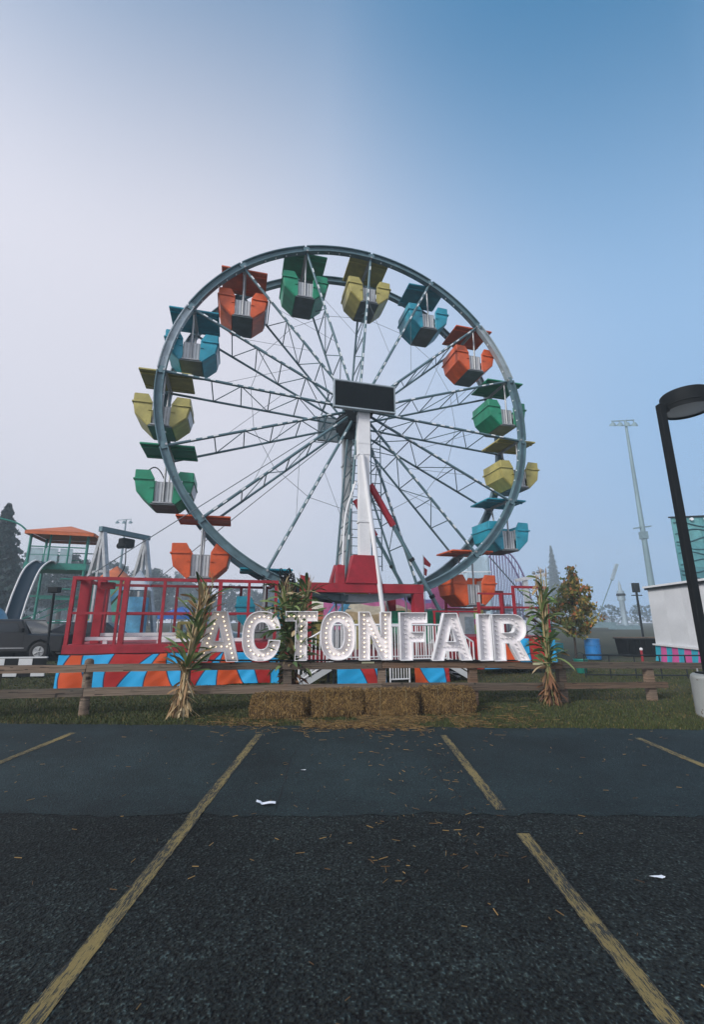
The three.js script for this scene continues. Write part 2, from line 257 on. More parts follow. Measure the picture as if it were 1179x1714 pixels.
// ------------------------------------------------------------------ tower that carries the hub
{
  const t = ride('wheel_tower', 'white twin column tower with ladders and struts holding the wheel hub', 'tower');
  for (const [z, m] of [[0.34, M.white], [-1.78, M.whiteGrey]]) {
    mesh('column', [spanBox(-0.12, 0.2, 2.6, 8.06, z - 0.13, z + 0.13), spanBox(-0.15, 0.23, 6.9, 6.96, z - 0.15, z + 0.15), spanBox(-0.15, 0.23, 4.4, 4.46, z - 0.15, z + 0.15)], m, t);
    mesh('bearing_block', [spanBox(-0.24, 0.3, 8.06, 8.55, z - 0.12, z + 0.12)], M.steel, t);
  }
  mesh('column_sleeve', spanBox(-0.145, 0.225, 6.55, 7.95, 0.195, 0.483), M.white, t);
  for (const [u0, z, y0, y1] of [[0.12, -1.58, 3.0, 7.6], [0.36, 0.1, 3.0, 7.4]]) {
    const l = sub('ladder', t);
    for (const u of [u0, u0 + 0.32]) mesh('stile', tube(V(u, y0, z), V(u, y1, z), 0.017, 6), M.steel, l);
    for (let y = y0 + 0.15; y < y1; y += 0.29) mesh('rung', tube(V(u0, y, z), V(u0 + 0.32, y, z), 0.014, 6), M.steel, l);
  }
  for (const z of [0.2, -1.62]) {
    const c = sub('lifting_strut', t);
    mesh('cylinder', [tube(V(0.30, 5.66, z), V(1.03, 4.4, z), 0.105, 14)], M.red, c);
    mesh('ram', tube(V(1.0, 4.45, z), V(2.95, 1.0, z), 0.062, 12), M.steel, c);
    for (const f of [0.3, 0.62, 0.8]) mesh('clamp', tube(V(1, 4.45, z).lerp(V(2.95, 1, z), f), V(1, 4.45, z).lerp(V(2.95, 1, z), f + 0.025), 0.085, 12), M.dark, c);
  }
  mesh('brace_tube', tube(V(-0.03, 6.5, 0.5), V(0.62, 1.0, 0.58), 0.068, 12), M.white, t);
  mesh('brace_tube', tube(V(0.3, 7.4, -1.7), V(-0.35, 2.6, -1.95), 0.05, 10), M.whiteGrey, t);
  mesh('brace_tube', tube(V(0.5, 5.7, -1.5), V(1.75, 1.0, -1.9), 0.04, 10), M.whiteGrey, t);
  mesh('hand_rail', curveTube([V(-0.62, 2.6, 0.4), V(-0.6, 3.6, 0.36), V(-0.5, 4.7, 0.3), V(-0.2, 5.7, 0.3)], 0.028, 20, 6), M.white, t);
  for (const s of [-1, 1]) mesh('guy_wire', tube(V(-0.5, 7.9, s > 0 ? 0.3 : -1.75), V(-7.2 + (s > 0 ? 0 : 1.1), 2.58, s > 0 ? 0.45 : -1.8), 0.013, 5), M.cable, t);
}
function displayBoard(z, dir, label) {
  const b = ride('display_board', label, 'display board');
  mesh('screen', dir > 0 ? spanBox(-0.95, 0.97, 8.0, 8.82, z + 0.02, z + 0.03) : spanBox(-0.95, 0.97, 8.0, 8.82, z - 0.115, z - 0.103), M.screen, b);
  if (dir < 0) for (let i = 0; i < 4; i++) mesh('back_rib', spanBox(-0.8 + i * 0.52, -0.74 + i * 0.52, 7.99, 8.83, z + 0.02, z + 0.05), M.steel, b);
  mesh('casing', spanBox(-0.97, 0.99, 7.98, 8.84, z - 0.1, z + 0.018), dir > 0 ? M.steelLight : M.steelLight, b);
  mesh('frame', [spanBox(-1.0, 1.02, 8.84, 8.88, z - 0.1, z + 0.04), spanBox(-1.0, 1.02, 7.94, 7.98, z - 0.1, z + 0.04), spanBox(-1.0, -0.97, 7.98, 8.84, z - 0.1, z + 0.04), spanBox(0.99, 1.02, 7.98, 8.84, z - 0.1, z + 0.04)], M.steelLight, b);
  mesh('bracket', [spanBox(-0.3, 0.36, 8.15, 8.5, z - 0.22, z - 0.1)], M.dark, b);
}
displayBoard(0.66, 1, 'blank black display board in a thin grey frame in front of the wheel hub');
displayBoard(-2.02, -1, 'grey back of the display board on the far side of the wheel hub');

// ------------------------------------------------------------------ sixteen gondolas
function gondola(mat) {
  const g = new THREE.Group();
  mesh('roof', [new RoundedBoxGeometry(1.5, 0.06, 1.22, 2, 0.02).translate(0, 0.05, 0), box(1.46, 0.03, 0.05, 0, 0.005, 0.4), box(1.46, 0.03, 0.05, 0, 0.005, -0.4)], mat, g);
  mesh('hanger', [tube(V(0, 0.02, 0.5), V(0, -1.66, 0.49), 0.03, 8), tube(V(0, 0.02, -0.42), V(0, -1.66, -0.1), 0.03, 8)], M.galv, g);
  mesh('pivot_sleeve', tube(V(0, 0, -0.64), V(0, 0, 0.64), 0.06, 10), M.galv, g);
  const lobe = (s) => [[s * 0.76, -0.74], [s * 0.40, -0.73], [s * 0.27, -0.97], [s * 0.255, -1.66], [s * 0.33, -1.69], [s * 0.69, -1.36], [s * 0.76, -1.03]];
  for (const z of [0.52, -0.56]) for (const s of [-1, 1]) {
    const p = sub('side_panel', g), pts = s > 0 ? lobe(s) : lobe(s).reverse();
    mesh('skin', extrude(pts, 0.03, [], 0.008).translate(0, 0, z), mat, p);
    mesh('ledge', [spanBox(s * 0.30, s * 0.80, -1.02, -0.985, z + 0.0, z + (z > 0 ? 0.075 : -0.05))], mat, p);
    mesh('latch', spanBox(s * 0.26, s * 0.36, -1.25, -1.235, z, z + (z > 0 ? 0.06 : -0.03)), mat, p);
  }
  for (const s of [-1, 1]) {
    const q = [[0.745, -0.74], [0.785, -0.74], [0.785, -1.03], [0.715, -1.37], [0.345, -1.715], [0.31, -1.69], [0.68, -1.345], [0.745, -1.01]].map(([x, y]) => [s * x, y]);
    const e = sub('end_wall', g); mesh('shell', extrude(s > 0 ? q.reverse() : q, 1.06).translate(0, 0, -0.53), mat, e);
    mesh('ledge', spanBox(s * 0.785, s * 0.815, -1.025, -0.985, -0.56, 0.58), mat, e);
    if (s > 0) mesh('end_plate', bar(V(0.79, -1.07, 0), V(0.735, -1.33, 0), 0.02, 0.92), M.galv, e);
    mesh('seat', spanBox(s * 0.3, s * 0.66, -1.36, -1.31, -0.5, 0.5), M.galv, g);
    mesh('seat_back', bar(V(s * 0.66, -1.3, 0), V(s * 0.72, -0.85, 0), 0.03, 1.0), M.galv, g);
  }
  mesh('floor', [spanBox(-0.32, 0.32, -1.73, -1.69, -0.54, 0.56)], M.under, g);
  mesh('sill', [spanBox(-0.26, 0.26, -1.688, -1.65, 0.5, 0.585)], M.galv, g);
  for (const z of [-0.54, 0.44]) {
    const d = sub('door', g); mesh('door_panel', spanBox(-0.25, 0.25, -1.65, -1.03, z, z + 0.02), M.galv, d);
    for (let i = 0; i < 5; i++) mesh('door_slat', spanBox(-0.215 + i * 0.095, -0.165 + i * 0.095, -1.63, -1.06, z + 0.021, z + 0.035), M.whiteGrey, d);
  }
  return g;
}
{
  const protos = { green: gondola(M.green), yellow: gondola(M.yellow), blue: gondola(M.blue), orange: gondola(M.orange) }, seen = {};
  const order = ['green', 'yellow', 'blue', 'orange'];
  const where = ['eleven o\u2019clock', 'twelve o\u2019clock', 'one o\u2019clock', 'half past one', 'half past two', 'three o\u2019clock', 'four o\u2019clock', 'half past four', 'half past five', 'six o\u2019clock', 'seven o\u2019clock', 'half past seven', 'half past eight', 'nine o\u2019clock', 'ten o\u2019clock', 'half past ten'];
  for (let k = 0; k < 16; k++) {
    const c = order[k % 4], g = seen[c] ? protos[c].clone() : protos[c]; seen[c] = true;
    g.name = numbered('gondola');
    const p = rimAt(k, RAD, REAR / 2).applyAxisAngle(UPV, YAW);
    g.position.set(p.x + RX, p.y, p.z + RZ); g.rotation.set(0, YAW, 0); g.rotation.z = (hash2(k, 3) - 0.5) * 0.03;
    tag(g, c + ' tub gondola hanging at the ' + where[k].replace(/\u2019/g, '') + ' position of the wheel', 'gondola', 'gondolas on the ferris wheel');
    scene.add(g);
    if (k === 12) mesh('lap_bar', curveTube([V(-0.55, -0.72, 0.3), V(-0.35, -0.56, 0.3), V(-0.22, -0.62, 0.3), V(0.0, -1.0, 0.25), V(0.05, -1.1, 0.25)], 0.018, 20, 6), M.dark, g);
  }
}
// ------------------------------------------------------------------ red trailer
{
  const t = ride('ride_trailer', 'long red steel trailer deck and frame carrying the ferris wheel', 'trailer');
  mesh('deck', [spanBox(-7.44, -2.4, 0.8, 1.0, -2.0, 0.58)], M.red, t); mesh('deck', [spanBox(3.3, 6.08, 0.8, 1.08, -2.0, 0.58)], M.red, t);
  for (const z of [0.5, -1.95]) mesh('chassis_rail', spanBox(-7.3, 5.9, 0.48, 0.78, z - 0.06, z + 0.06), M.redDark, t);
  for (const u of [-5.6, -4.5]) for (const z of [0.2, -1.6]) mesh('wheel', [tube(V(u, 0.47, z - 0.13), V(u, 0.47, z + 0.13), 0.46, 20)], M.rubber, t);
  const post = (u, z, y1, w = 0.075, y0 = 1.0, m = M.red) => mesh('post', spanBox(u - w / 2, u + w / 2, y0, y1, z - w / 2, z + w / 2), m, t);
  const rail = (u0, u1, y, z, h = 0.075, m = M.red) => mesh('rail', spanBox(u0, u1, y - h / 2, y + h / 2, z - h / 2, z + h / 2), m, t);
  for (const [u, w] of [[-7.40, 0.08], [-6.22, 0.12], [-6.36, 0.06], [-5.33, 0.07], [-3.96, 0.10], [-3.22, 0.07], [-2.5, 0.08]]) post(u, 0.5, 2.54, w);
  rail(-7.44, -2.45, 2.58, 0.5, 0.08); rail(-7.40, -2.5, 1.74, 0.5, 0.06);
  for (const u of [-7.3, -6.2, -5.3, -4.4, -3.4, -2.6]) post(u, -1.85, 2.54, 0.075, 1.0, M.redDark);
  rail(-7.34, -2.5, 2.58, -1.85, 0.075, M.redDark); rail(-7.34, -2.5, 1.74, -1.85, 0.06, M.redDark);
  for (const [u, z, w] of [[-7.22, 0.2, 0.22], [-7.0, -0.35, 0.2], [-7.18, -1.3, 0.24]]) mesh('end_column', spanBox(u - w / 2, u + w / 2, 1.0, 2.6, z - 0.09, z + 0.09), M.red, t);
  for (const u of [-7.4, -2.5]) mesh('rail', spanBox(u - 0.04, u + 0.04, 2.54, 2.62, -1.81, 0.46), M.red, t);
  mesh('lamp_bracket', [spanBox(-6.85, -6.55, 2.34, 2.5, 0.2, 0.4)], M.redDark, t);
  // right-hand frame
  for (const [u, y] of [[3.62, 2.1], [4.4, 2.36], [4.86, 2.56], [6.04, 2.56]]) post(u, 0.5, y, 0.075, 1.08);
  rail(4.82, 6.08, 2.58, 0.5, 0.075); rail(3.58, 6.08, 1.95, 0.5, 0.06); rail(3.62, 4.86, 2.36, 0.5, 0.055);
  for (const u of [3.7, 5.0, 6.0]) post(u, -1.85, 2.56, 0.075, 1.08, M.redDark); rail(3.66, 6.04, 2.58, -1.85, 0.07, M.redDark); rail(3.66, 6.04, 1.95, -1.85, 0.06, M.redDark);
  rail(2.1, 3.62, 1.82, 0.5, 0.05); post(2.14, 0.5, 1.8, 0.05, 0.78); post(2.9, 0.5, 1.8, 0.05, 0.78);
  // gantry under the tower
  for (const z of [0.42, -1.95]) {
    mesh('gantry_beam', spanBox(-1.84, 1.81, 2.33, 2.59, z - 0.13, z + 0.13), M.red, t);
    for (const [a, b] of [[-1.84, -1.52], [1.5, 1.81]]) mesh('gantry_leg', spanBox(a, b, 0.78, 2.325, z - 0.12, z + 0.12), M.red, t);
  }
  for (const z of [0.26, -2.1]) mesh('tower_base', extrude([[-0.56, 2.594], [0.5, 2.594], [0.28, 3.39], [-0.34, 3.39]], 0.32, [], 0.01).translate(0, 0, z), M.red, t);
  mesh('tower_base', spanBox(-0.8, -0.585, 2.594, 3.1, 0.2, 0.52), M.red, t);
  mesh('gusset', extrude([[-1.84, 2.594], [-1.55, 2.594], [-1.6, 2.74], [-1.84, 2.8]], 0.12).translate(0, 0, 0.35), M.red, t);
  // white beams lying on the deck
  for (const [u0, u1, y, z] of [[-7.1, -4.95, 1.12, 0.1], [-6.9, -4.6, 1.2, -0.4], [-5.3, -3.3, 1.07, 0.3]]) mesh('stowed_beam', [spanBox(u0, u1, y - 0.035, y + 0.045, z - 0.07, z + 0.07), ...(y > 1.09 ? [spanBox(u0 + 0.4, u0 + 0.5, 1.0, y - 0.035, z - 0.05, z + 0.05), spanBox(u1 - 0.5, u1 - 0.4, 1.0, y - 0.035, z - 0.05, z + 0.05)] : [])], M.white, t);
}
{
  const m = ride('hydraulic_unit', 'tangle of dark hoses and valves on the red gantry end', 'machine'), gs = [];
  for (let i = 0; i < 16; i++) { const c = V(rr(-2.3, -1.9), rr(2.3, 2.85), rr(0.1, 0.5)); gs.push(curveTube([c, c.clone().add(V(rr(-0.25, 0.15), rr(0, 0.35), rr(-0.1, 0.2))), c.clone().add(V(rr(-0.3, 0.1), rr(-0.1, 0.3), rr(-0.1, 0.2))), c.clone().add(V(rr(-0.2, 0.2), rr(-0.7, -0.3), rr(-0.1, 0.1)))], 0.016, 14, 5)); }
  mesh('hose', gs, M.black, m); mesh('valve_block', [spanBox(-2.25, -1.95, 2.2, 2.5, 0.05, 0.35), tube(V(-2.2, 2.5, 0.2), V(-2.2, 2.85, 0.2), 0.07, 10)], M.dark, m); mesh('mount', spanBox(-2.3, -1.84, 2.1, 2.2, 0.0, 0.4), M.redDark, m);
  const y = ride('motor_housing', 'yellow open fronted metal box standing on the red trailer deck', 'machine box');
  mesh('casing', [spanBox(-4.98, -4.34, 1.46, 1.54, -0.45, 0.25), spanBox(-4.98, -4.34, 1.003, 1.16, -0.45, 0.25), spanBox(-4.98, -4.9, 1.16, 1.46, -0.45, 0.25), spanBox(-4.42, -4.34, 1.16, 1.46, -0.45, 0.25), spanBox(-4.72, -4.66, 1.16, 1.46, -0.45, 0.25)], M.yellow, y); mesh('motor', tube(V(-4.54, 1.31, -0.3), V(-4.54, 1.31, 0.18), 0.13, 14), M.black, y);
}
// ------------------------------------------------------------------ printed tarp skirts
const SKY = '#1fa6de', ORG = '#d4521c', REDC = '#b3231f';
function skirtTex(bands, W = 1024, H = 160) {
  const c = document.createElement('canvas'); c.width = W; c.height = H; const x = c.getContext('2d');
  x.fillStyle = SKY; x.fillRect(0, 0, W, H);
  for (const [col, a0, a1, b0, b1, bow] of bands) {       // x of the band at the top edge (a0..a1) and at the bottom edge (b0..b1), in 0..1
    x.fillStyle = col; x.strokeStyle = '#1b2f52'; x.lineWidth = 5; x.beginPath();
    x.moveTo(a0 * W, -4); x.quadraticCurveTo(((a0 + b0) / 2 + bow) * W, H * 0.5, b0 * W, H + 4); x.lineTo(b1 * W, H + 4); x.quadraticCurveTo(((a1 + b1) / 2 + bow) * W, H * 0.5, a1 * W, -4); x.closePath(); x.fill(); x.stroke();
  }
  const t = new THREE.CanvasTexture(c); t.colorSpace = THREE.SRGBColorSpace; return t;
}
function skirt(label, u0, u1, y0, y1, z, bands, s) {
  const t = skirtTex(bands, Math.min(1024, Math.max(256, Math.round((u1 - u0) * 220))), 160), L = u1 - u0, n = Math.ceil(L * 16), g = new THREE.PlaneGeometry(L, y1 - y0, n, 12), p = g.attributes.position;
  for (let i = 0; i < p.count; i++) {
    const u = p.getX(i) + L / 2, v = (p.getY(i) + (y1 - y0) / 2) / (y1 - y0);
    const fold = 0.028 * Math.sin(u * 7.3 + s) * (1 - v) + 0.05 * (fbm(u * 1.9 + v * 1.6, v * 1.1 + s) - 0.5) + 0.03 * (vnoise(u * 5 - v * 4, s + v) - 0.5);
    const sag = 0.04 * Math.abs(Math.sin(u * Math.PI / 1.3 + s)) * (v > 0.95 ? 1 : v);
    p.setXYZ(i, u0 + u, y0 + v * (y1 - y0) - sag * 0.6 + (v < 0.05 ? 0.05 * (fbm(u * 1.3 + s, 4) - 0.3) : 0), z + fold + 0.1 * (1 - v) * 0.3);
  }
  g.computeVertexNormals();
  const o = mesh('skirt_banner', g, std({ map: t, roughness: 0.6 })); o.position.set(RX, 0, RZ); o.rotation.y = YAW;
  return tag(o, label, 'banner', 'printed tarp skirts of the ride');
}
skirt('long blue tarp skirt with orange and red swirls below the trailer, nearest the checkered strip', -7.46, -2.36, 0.01, 0.79, 0.64, [[ORG, 0.05, 0.1, 0.02, 0.15, -0.04], [REDC, 0.235, 0.40, 0.205, 0.25, -0.035], [ORG, 0.43, 0.465, 0.37, 0.5, -0.035], [REDC, 0.6, 0.72, 0.555, 0.6, -0.03], [ORG, 0.725, 0.77, 0.70, 0.83, -0.02], [REDC, 0.84, 0.94, 0.90, 0.96, 0.01]], 0.3);
skirt('blue tarp skirt with a red wave beneath the letters O and N', -1.05, 0.22, 0.0, 0.5, 1.66, [[REDC, 0.40, 0.72, 0.62, 0.82, 0.05]], 1.7);
skirt('blue tarp skirt with orange edge beneath the letters F and A', 0.98, 1.95, 0.0, 0.5, 1.66, [[ORG, -0.1, 0.08, -0.05, 0.42, -0.03], [REDC, 0.84, 1.1, 0.9, 1.1, 0]], 2.9);
skirt('blue, red and orange tarp skirt on the trailer end beside the small tree', 3.35, 6.1, 0.18, 1.05, 0.64, [[REDC, -0.05, 0.12, -0.05, 0.08, 0.05], [ORG, 0.28, 0.46, 0.3, 0.55, -0.03], [REDC, 0.66, 0.97, 0.7, 0.84, -0.03]], 4.1);

// ------------------------------------------------------------------ entrance: platform, stairs, white railings
{
  const e = ride('entrance_platform', 'low dark loading platform with steps at both ends behind the fence', 'platform');
  mesh('deck', spanBox(-1.2, 1.98, 0.44, 0.5, 0.75, 1.62), M.dark, e);
  for (const u of [-1.1, 0.4, 1.9]) for (const z of [0.85, 1.55]) mesh('leg', spanBox(u - 0.03, u + 0.03, 0, 0.44, z - 0.03, z + 0.03), M.dark, e);
  for (const [ua, s] of [[-1.2, -1], [1.98, 1]]) { for (const z of [0.78, 1.6]) mesh('stringer', bar(V(ua, 0.44, z), V(ua + s * 0.75, 0.03, z), 0.14, 0.03), M.whiteGrey, e); for (let i = 1; i < 4; i++) mesh('tread', spanBox(ua + s * (i * 0.2 - 0.1), ua + s * (i * 0.2 + 0.1), 0.46 - i * 0.12, 0.49 - i * 0.12, 0.8, 1.58), M.dark, e); }
}
function railing(label, a, b, y0a, y0b, h, n) {
  const r = ride('railing', label, 'railing', 'white railings of the ride entrance');
  mesh('top_rail', tube(V(a[0], y0a + h, a[1]), V(b[0], y0b + h, b[1]), 0.024, 8), M.white, r); mesh('bottom_rail', tube(V(a[0], y0a + 0.1, a[1]), V(b[0], y0b + 0.1, b[1]), 0.02, 8), M.white, r);
  for (let i = 0; i <= n; i++) { const t = i / n, x = a[0] + (b[0] - a[0]) * t, z = a[1] + (b[1] - a[1]) * t, y = y0a + (y0b - y0a) * t, end = i === 0 || i === n; mesh(end ? 'post' : 'baluster', tube(V(x, end ? y : y + 0.1, z), V(x, y + h, z), end ? 0.022 : 0.013, 6), M.white, r); }
}
railing('white railing sloping down the steps beside the letter T', [-1.98, 1.62], [-1.18, 1.62], 0.05, 0.5, 0.95, 8);
railing('white baluster railing behind the letters O and N', [-1.14, 1.6], [0.28, 1.6], 0.5, 0.5, 0.95, 12);
railing('low white gate below the gap between letters N and F', [0.34, 1.62], [0.86, 1.62], 0.02, 0.02, 1.4, 7);
railing('white baluster railing behind the letters F and A', [0.92, 1.6], [1.94, 1.6], 0.5, 0.5, 0.95, 14);
railing('white railing sloping down the steps below the second letter A', [1.98, 1.62], [2.72, 1.62], 0.5, 0.05, 0.95, 7);
railing('white railing at the back of the loading platform', [-1.14, 0.8], [1.94, 0.8], 0.5, 0.5, 0.95, 24);

// ------------------------------------------------------------------ wooden rail fence along the verge
const FS = 0.1332, fenceD = (x) => 8.03 + (x + 4.49) * FS, FYAW = Math.atan(FS), fenceTop = (x) => 0.835 - Math.max(0, x) * 0.016;
{
  const f = thing('rail_fence', 'weathered two rail wooden fence running along the grass verge', 'fence');
  const px = [-7.6, -6.07, -4.59, -2.97, -1.18, 0.56, 2.33, 4.16, 6.08, 8.1];
  px.forEach((x, i) => {
    const top = i === 2 ? 0.93 : fenceTop(x) + 0.02 * (hash2(i, 4) - 0.7), r = 0.075 + 0.012 * hash2(i, 9);
    const g = i === 2 ? lathe([[0, top], [r * 0.5, top - 0.005], [r * 0.9, top - 0.03], [r, top - 0.08], [r * 1.05, -0.1]], 14) : box(0.15, top + 0.1, 0.13, 0, (top - 0.1) / 2, 0);
    g.rotateZ((hash2(i, 1) - 0.5) * 0.04); g.rotateY(FYAW + (hash2(i, 2) - 0.5) * 0.15); g.translate(x, 0, -fenceD(x) - 0.07);
    mesh('post', g, [woodB, woodC, woodA][i % 3], f);
  });
  const plank = (x0, x1, yt0, yt1, h, m, s) => {
    const n = 14, g = box(1, h, 0.042), b = new THREE.BoxGeometry(1, h, 0.042, n, 2, 1), p = b.attributes.position, uv = b.attributes.uv, L = (x1 - x0) / Math.cos(FYAW);
    for (let i = 0; i < p.count; i++) { const t = p.getX(i) + 0.5, w = 0.012 * (fbm(t * 5 + s * 7, s) - 0.5) + 0.008 * (vnoise(t * 11, s * 3) - 0.5); p.setXYZ(i, (t - 0.5) * (L - 0.008), p.getY(i) * (1 + 0.06 * (vnoise(t * 6, s) - 0.5)) + (yt0 + (yt1 - yt0) * t) - h / 2 + w, p.getZ(i) + 0.008 * (vnoise(t * 4, s + 5) - 0.5)); uv.setXY(i, t * L + s * 0.41, uv.getY(i) * h + s * 0.17); }
    b.computeVertexNormals(); b.rotateY(FYAW); const xc = (x0 + x1) / 2; b.translate(xc, 0, -fenceD(xc) + 0.02);
    mesh('rail', b, m, f);
  };
  const joints = [0, 2, 3, 5, 7, 9], ms = [woodA, woodA, woodC, woodB, woodC];
  for (let i = 0; i < joints.length - 1; i++) { const a = px[joints[i]], b = px[joints[i + 1]]; plank(a, b, fenceTop(a) + 0.004 * i, fenceTop(b), 0.125, ms[i], i + 1); }
  const low = [[0, 2], [2, 5], [5, 7]]; low.forEach(([i, j], n) => plank(px[i], px[j], 0.46 - 0.016 * Math.max(0, px[i]), 0.452 - 0.016 * Math.max(0, px[j]), 0.135, [woodC, woodA, woodC][n], n + 9));
  plank(px[7], 6.4, 0.385, 0.36, 0.11, woodB, 21);
  // shelf board under the letters
  const L = 6.5, s = box(L, 0.02, 0.16, 0, 0, 0); const xs = 0.34, sl = new THREE.Group(); s.rotateZ(-0.012); s.rotateY(FYAW); s.translate(xs, fenceTop(xs) + 0.012, -fenceD(xs) - 0.01);
  mesh('shelf_board', s, M.black, f);
}
for (const [x, w, lab] of [[0.30, 0.24, 'small cream paper tag on the fence below the letter N'], [3.66, 0.22, 'small cream paper tag on the fence beside the corn stalks at the letter R']]) {
  const o = mesh('paper_tag', box(w, 0.045, 0.004), std({ color: lin(0.5, 0.5, 0.32), roughness: 0.8 })); o.position.set(x, fenceTop(x) - 0.03 + (x > 1 ? 0.0 : 0.02), -fenceD(x) + 0.047); o.rotation.y = FYAW; tag(o, lab, 'tag', 'paper tags on the fence');
}

// ------------------------------------------------------------------ marquee letters
function inset(pts, d) {        // pts counter-clockwise: move every edge inwards by d
  const n = pts.length, out = [];
  for (let i = 0; i < n; i++) {
    const a = pts[(i + n - 1) % n], b = pts[i], c = pts[(i + 1) % n];
    const e1 = [b[0] - a[0], b[1] - a[1]], e2 = [c[0] - b[0], c[1] - b[1]], l1 = Math.hypot(...e1), l2 = Math.hypot(...e2);
    const n1 = [-e1[1] / l1, e1[0] / l1], n2 = [-e2[1] / l2, e2[0] / l2], k = 1 + n1[0] * n2[0] + n1[1] * n2[1];
    out.push([b[0] + d * (n1[0] + n2[0]) / Math.max(k, 0.35), b[1] + d * (n1[1] + n2[1]) / Math.max(k, 0.35)]);
  }
  return out;
}
const area = (p) => p.reduce((s, a, i) => { const b = p[(i + 1) % p.length]; return s + a[0] * b[1] - b[0] * a[1]; }, 0) / 2;
const ccw = (p) => area(p) < 0 ? p.slice().reverse() : p;
const sup = (cx, cy, rx, ry, n, a0, a1, m) => { const o = []; for (let i = 0; i <= m; i++) { const a = a0 + (a1 - a0) * i / m, c = Math.cos(a), s = Math.sin(a); o.push([cx + rx * Math.sign(c) * Math.pow(Math.abs(c), 2 / n), cy + ry * Math.sign(s) * Math.pow(Math.abs(s), 2 / n)]); } return o; };
const TAU = Math.PI * 2;
const GLYPH = {
  A: { w: 0.88, o: [[0, 0], [0.25, 0], [0.305, 0.19], [0.575, 0.19], [0.63, 0], [0.88, 0], [0.59, 1], [0.29, 1]], h: [[[0.36, 0.40], [0.52, 0.40], [0.44, 0.70]]], s: [[[0.12, 0.07], [0.39, 0.93]], [[0.76, 0.07], [0.5, 0.88]], [[0.28, 0.29], [0.62, 0.29]]] },
  C: { w: 0.80, o: [...sup(0.40, 0.5, 0.40, 0.5, 2.5, 0.2, TAU - 0.12, 44), ...sup(0.40, 0.5, 0.155, 0.27, 2.5, TAU - 0.22, 0.36, 30)], h: [], s: [sup(0.40, 0.5, 0.28, 0.39, 2.5, 0.5, TAU - 0.45, 40)] },
  T: { w: 0.67, o: [[0.21, 0], [0.46, 0], [0.46, 0.79], [0.67, 0.79], [0.67, 1], [0, 1], [0, 0.79], [0.21, 0.79]], h: [], s: [[[0.07, 0.895], [0.60, 0.895]], [[0.335, 0.79], [0.335, 0.08]]] },
  O: { w: 0.74, o: sup(0.37, 0.5, 0.37, 0.5, 2.5, 0, TAU, 48).slice(0, -1), h: [sup(0.37, 0.5, 0.13, 0.27, 2.5, 0, TAU, 30).slice(0, -1)], s: [sup(0.37, 0.5, 0.25, 0.39, 2.5, 0, TAU * 0.97, 40)] },
  N: { w: 0.68, o: [[0, 0], [0.23, 0], [0.23, 0.52], [0.46, 0], [0.68, 0], [0.68, 1], [0.45, 1], [0.45, 0.5], [0.22, 1], [0, 1]], h: [], s: [[[0.115, 0.07], [0.115, 0.93]], [[0.19, 0.8], [0.48, 0.2]], [[0.565, 0.07], [0.565, 0.93]]] },
  F: { w: 0.57, o: [[0, 0], [0.25, 0], [0.25, 0.37], [0.5, 0.37], [0.5, 0.59], [0.25, 0.59], [0.25, 0.77], [0.57, 0.77], [0.57, 1], [0, 1]], h: [], s: [[[0.125, 0.07], [0.125, 0.93]], [[0.22, 0.885], [0.52, 0.885]], [[0.22, 0.48], [0.45, 0.48]]] },
  I: { w: 0.26, o: [[0, 0], [0.26, 0], [0.26, 1], [0, 1]], h: [], s: [[[0.13, 0.07], [0.13, 0.93]]] },
  R: { w: 0.76, o: [[0, 0], [0.25, 0], [0.25, 0.37], [0.33, 0.37], [0.5, 0], [0.76, 0], [0.57, 0.42], ...sup(0.44, 0.70, 0.29, 0.30, 2.3, -0.75, Math.PI / 2, 14), [0, 1]], h: [[[0.25, 0.60], [0.40, 0.60], [0.455, 0.63], [0.47, 0.69], [0.455, 0.76], [0.40, 0.79], [0.25, 0.79]]], s: [[[0.115, 0.07], [0.115, 0.93]], [[0.22, 0.9], [0.45, 0.9], [0.585, 0.79], [0.585, 0.6], [0.47, 0.49], [0.22, 0.485]], [[0.5, 0.36], [0.63, 0.08]]] },
};
const faceMat = cleanPaint(lin(0.86, 0.82, 0.83), 0.55), edgeMat = cleanPaint(lin(0.86, 0.86, 0.87), 0.45);
const bulbOn = std({ color: lin(0.85, 0.8, 0.7), roughness: 0.3, emissive: lin(1, 0.78, 0.5), emissiveIntensity: 1.7 }), bulbOff = std({ color: lin(0.72, 0.71, 0.69), roughness: 0.3 }), socketMat = std({ color: lin(0.6, 0.59, 0.59), roughness: 0.6 });
const bulbGeo = prep(new THREE.IcosahedronGeometry(0.015, 1)), socketGeo = prep(new THREE.CylinderGeometry(0.016, 0.016, 0.02, 8).rotateX(Math.PI / 2));
const LH = 0.885;
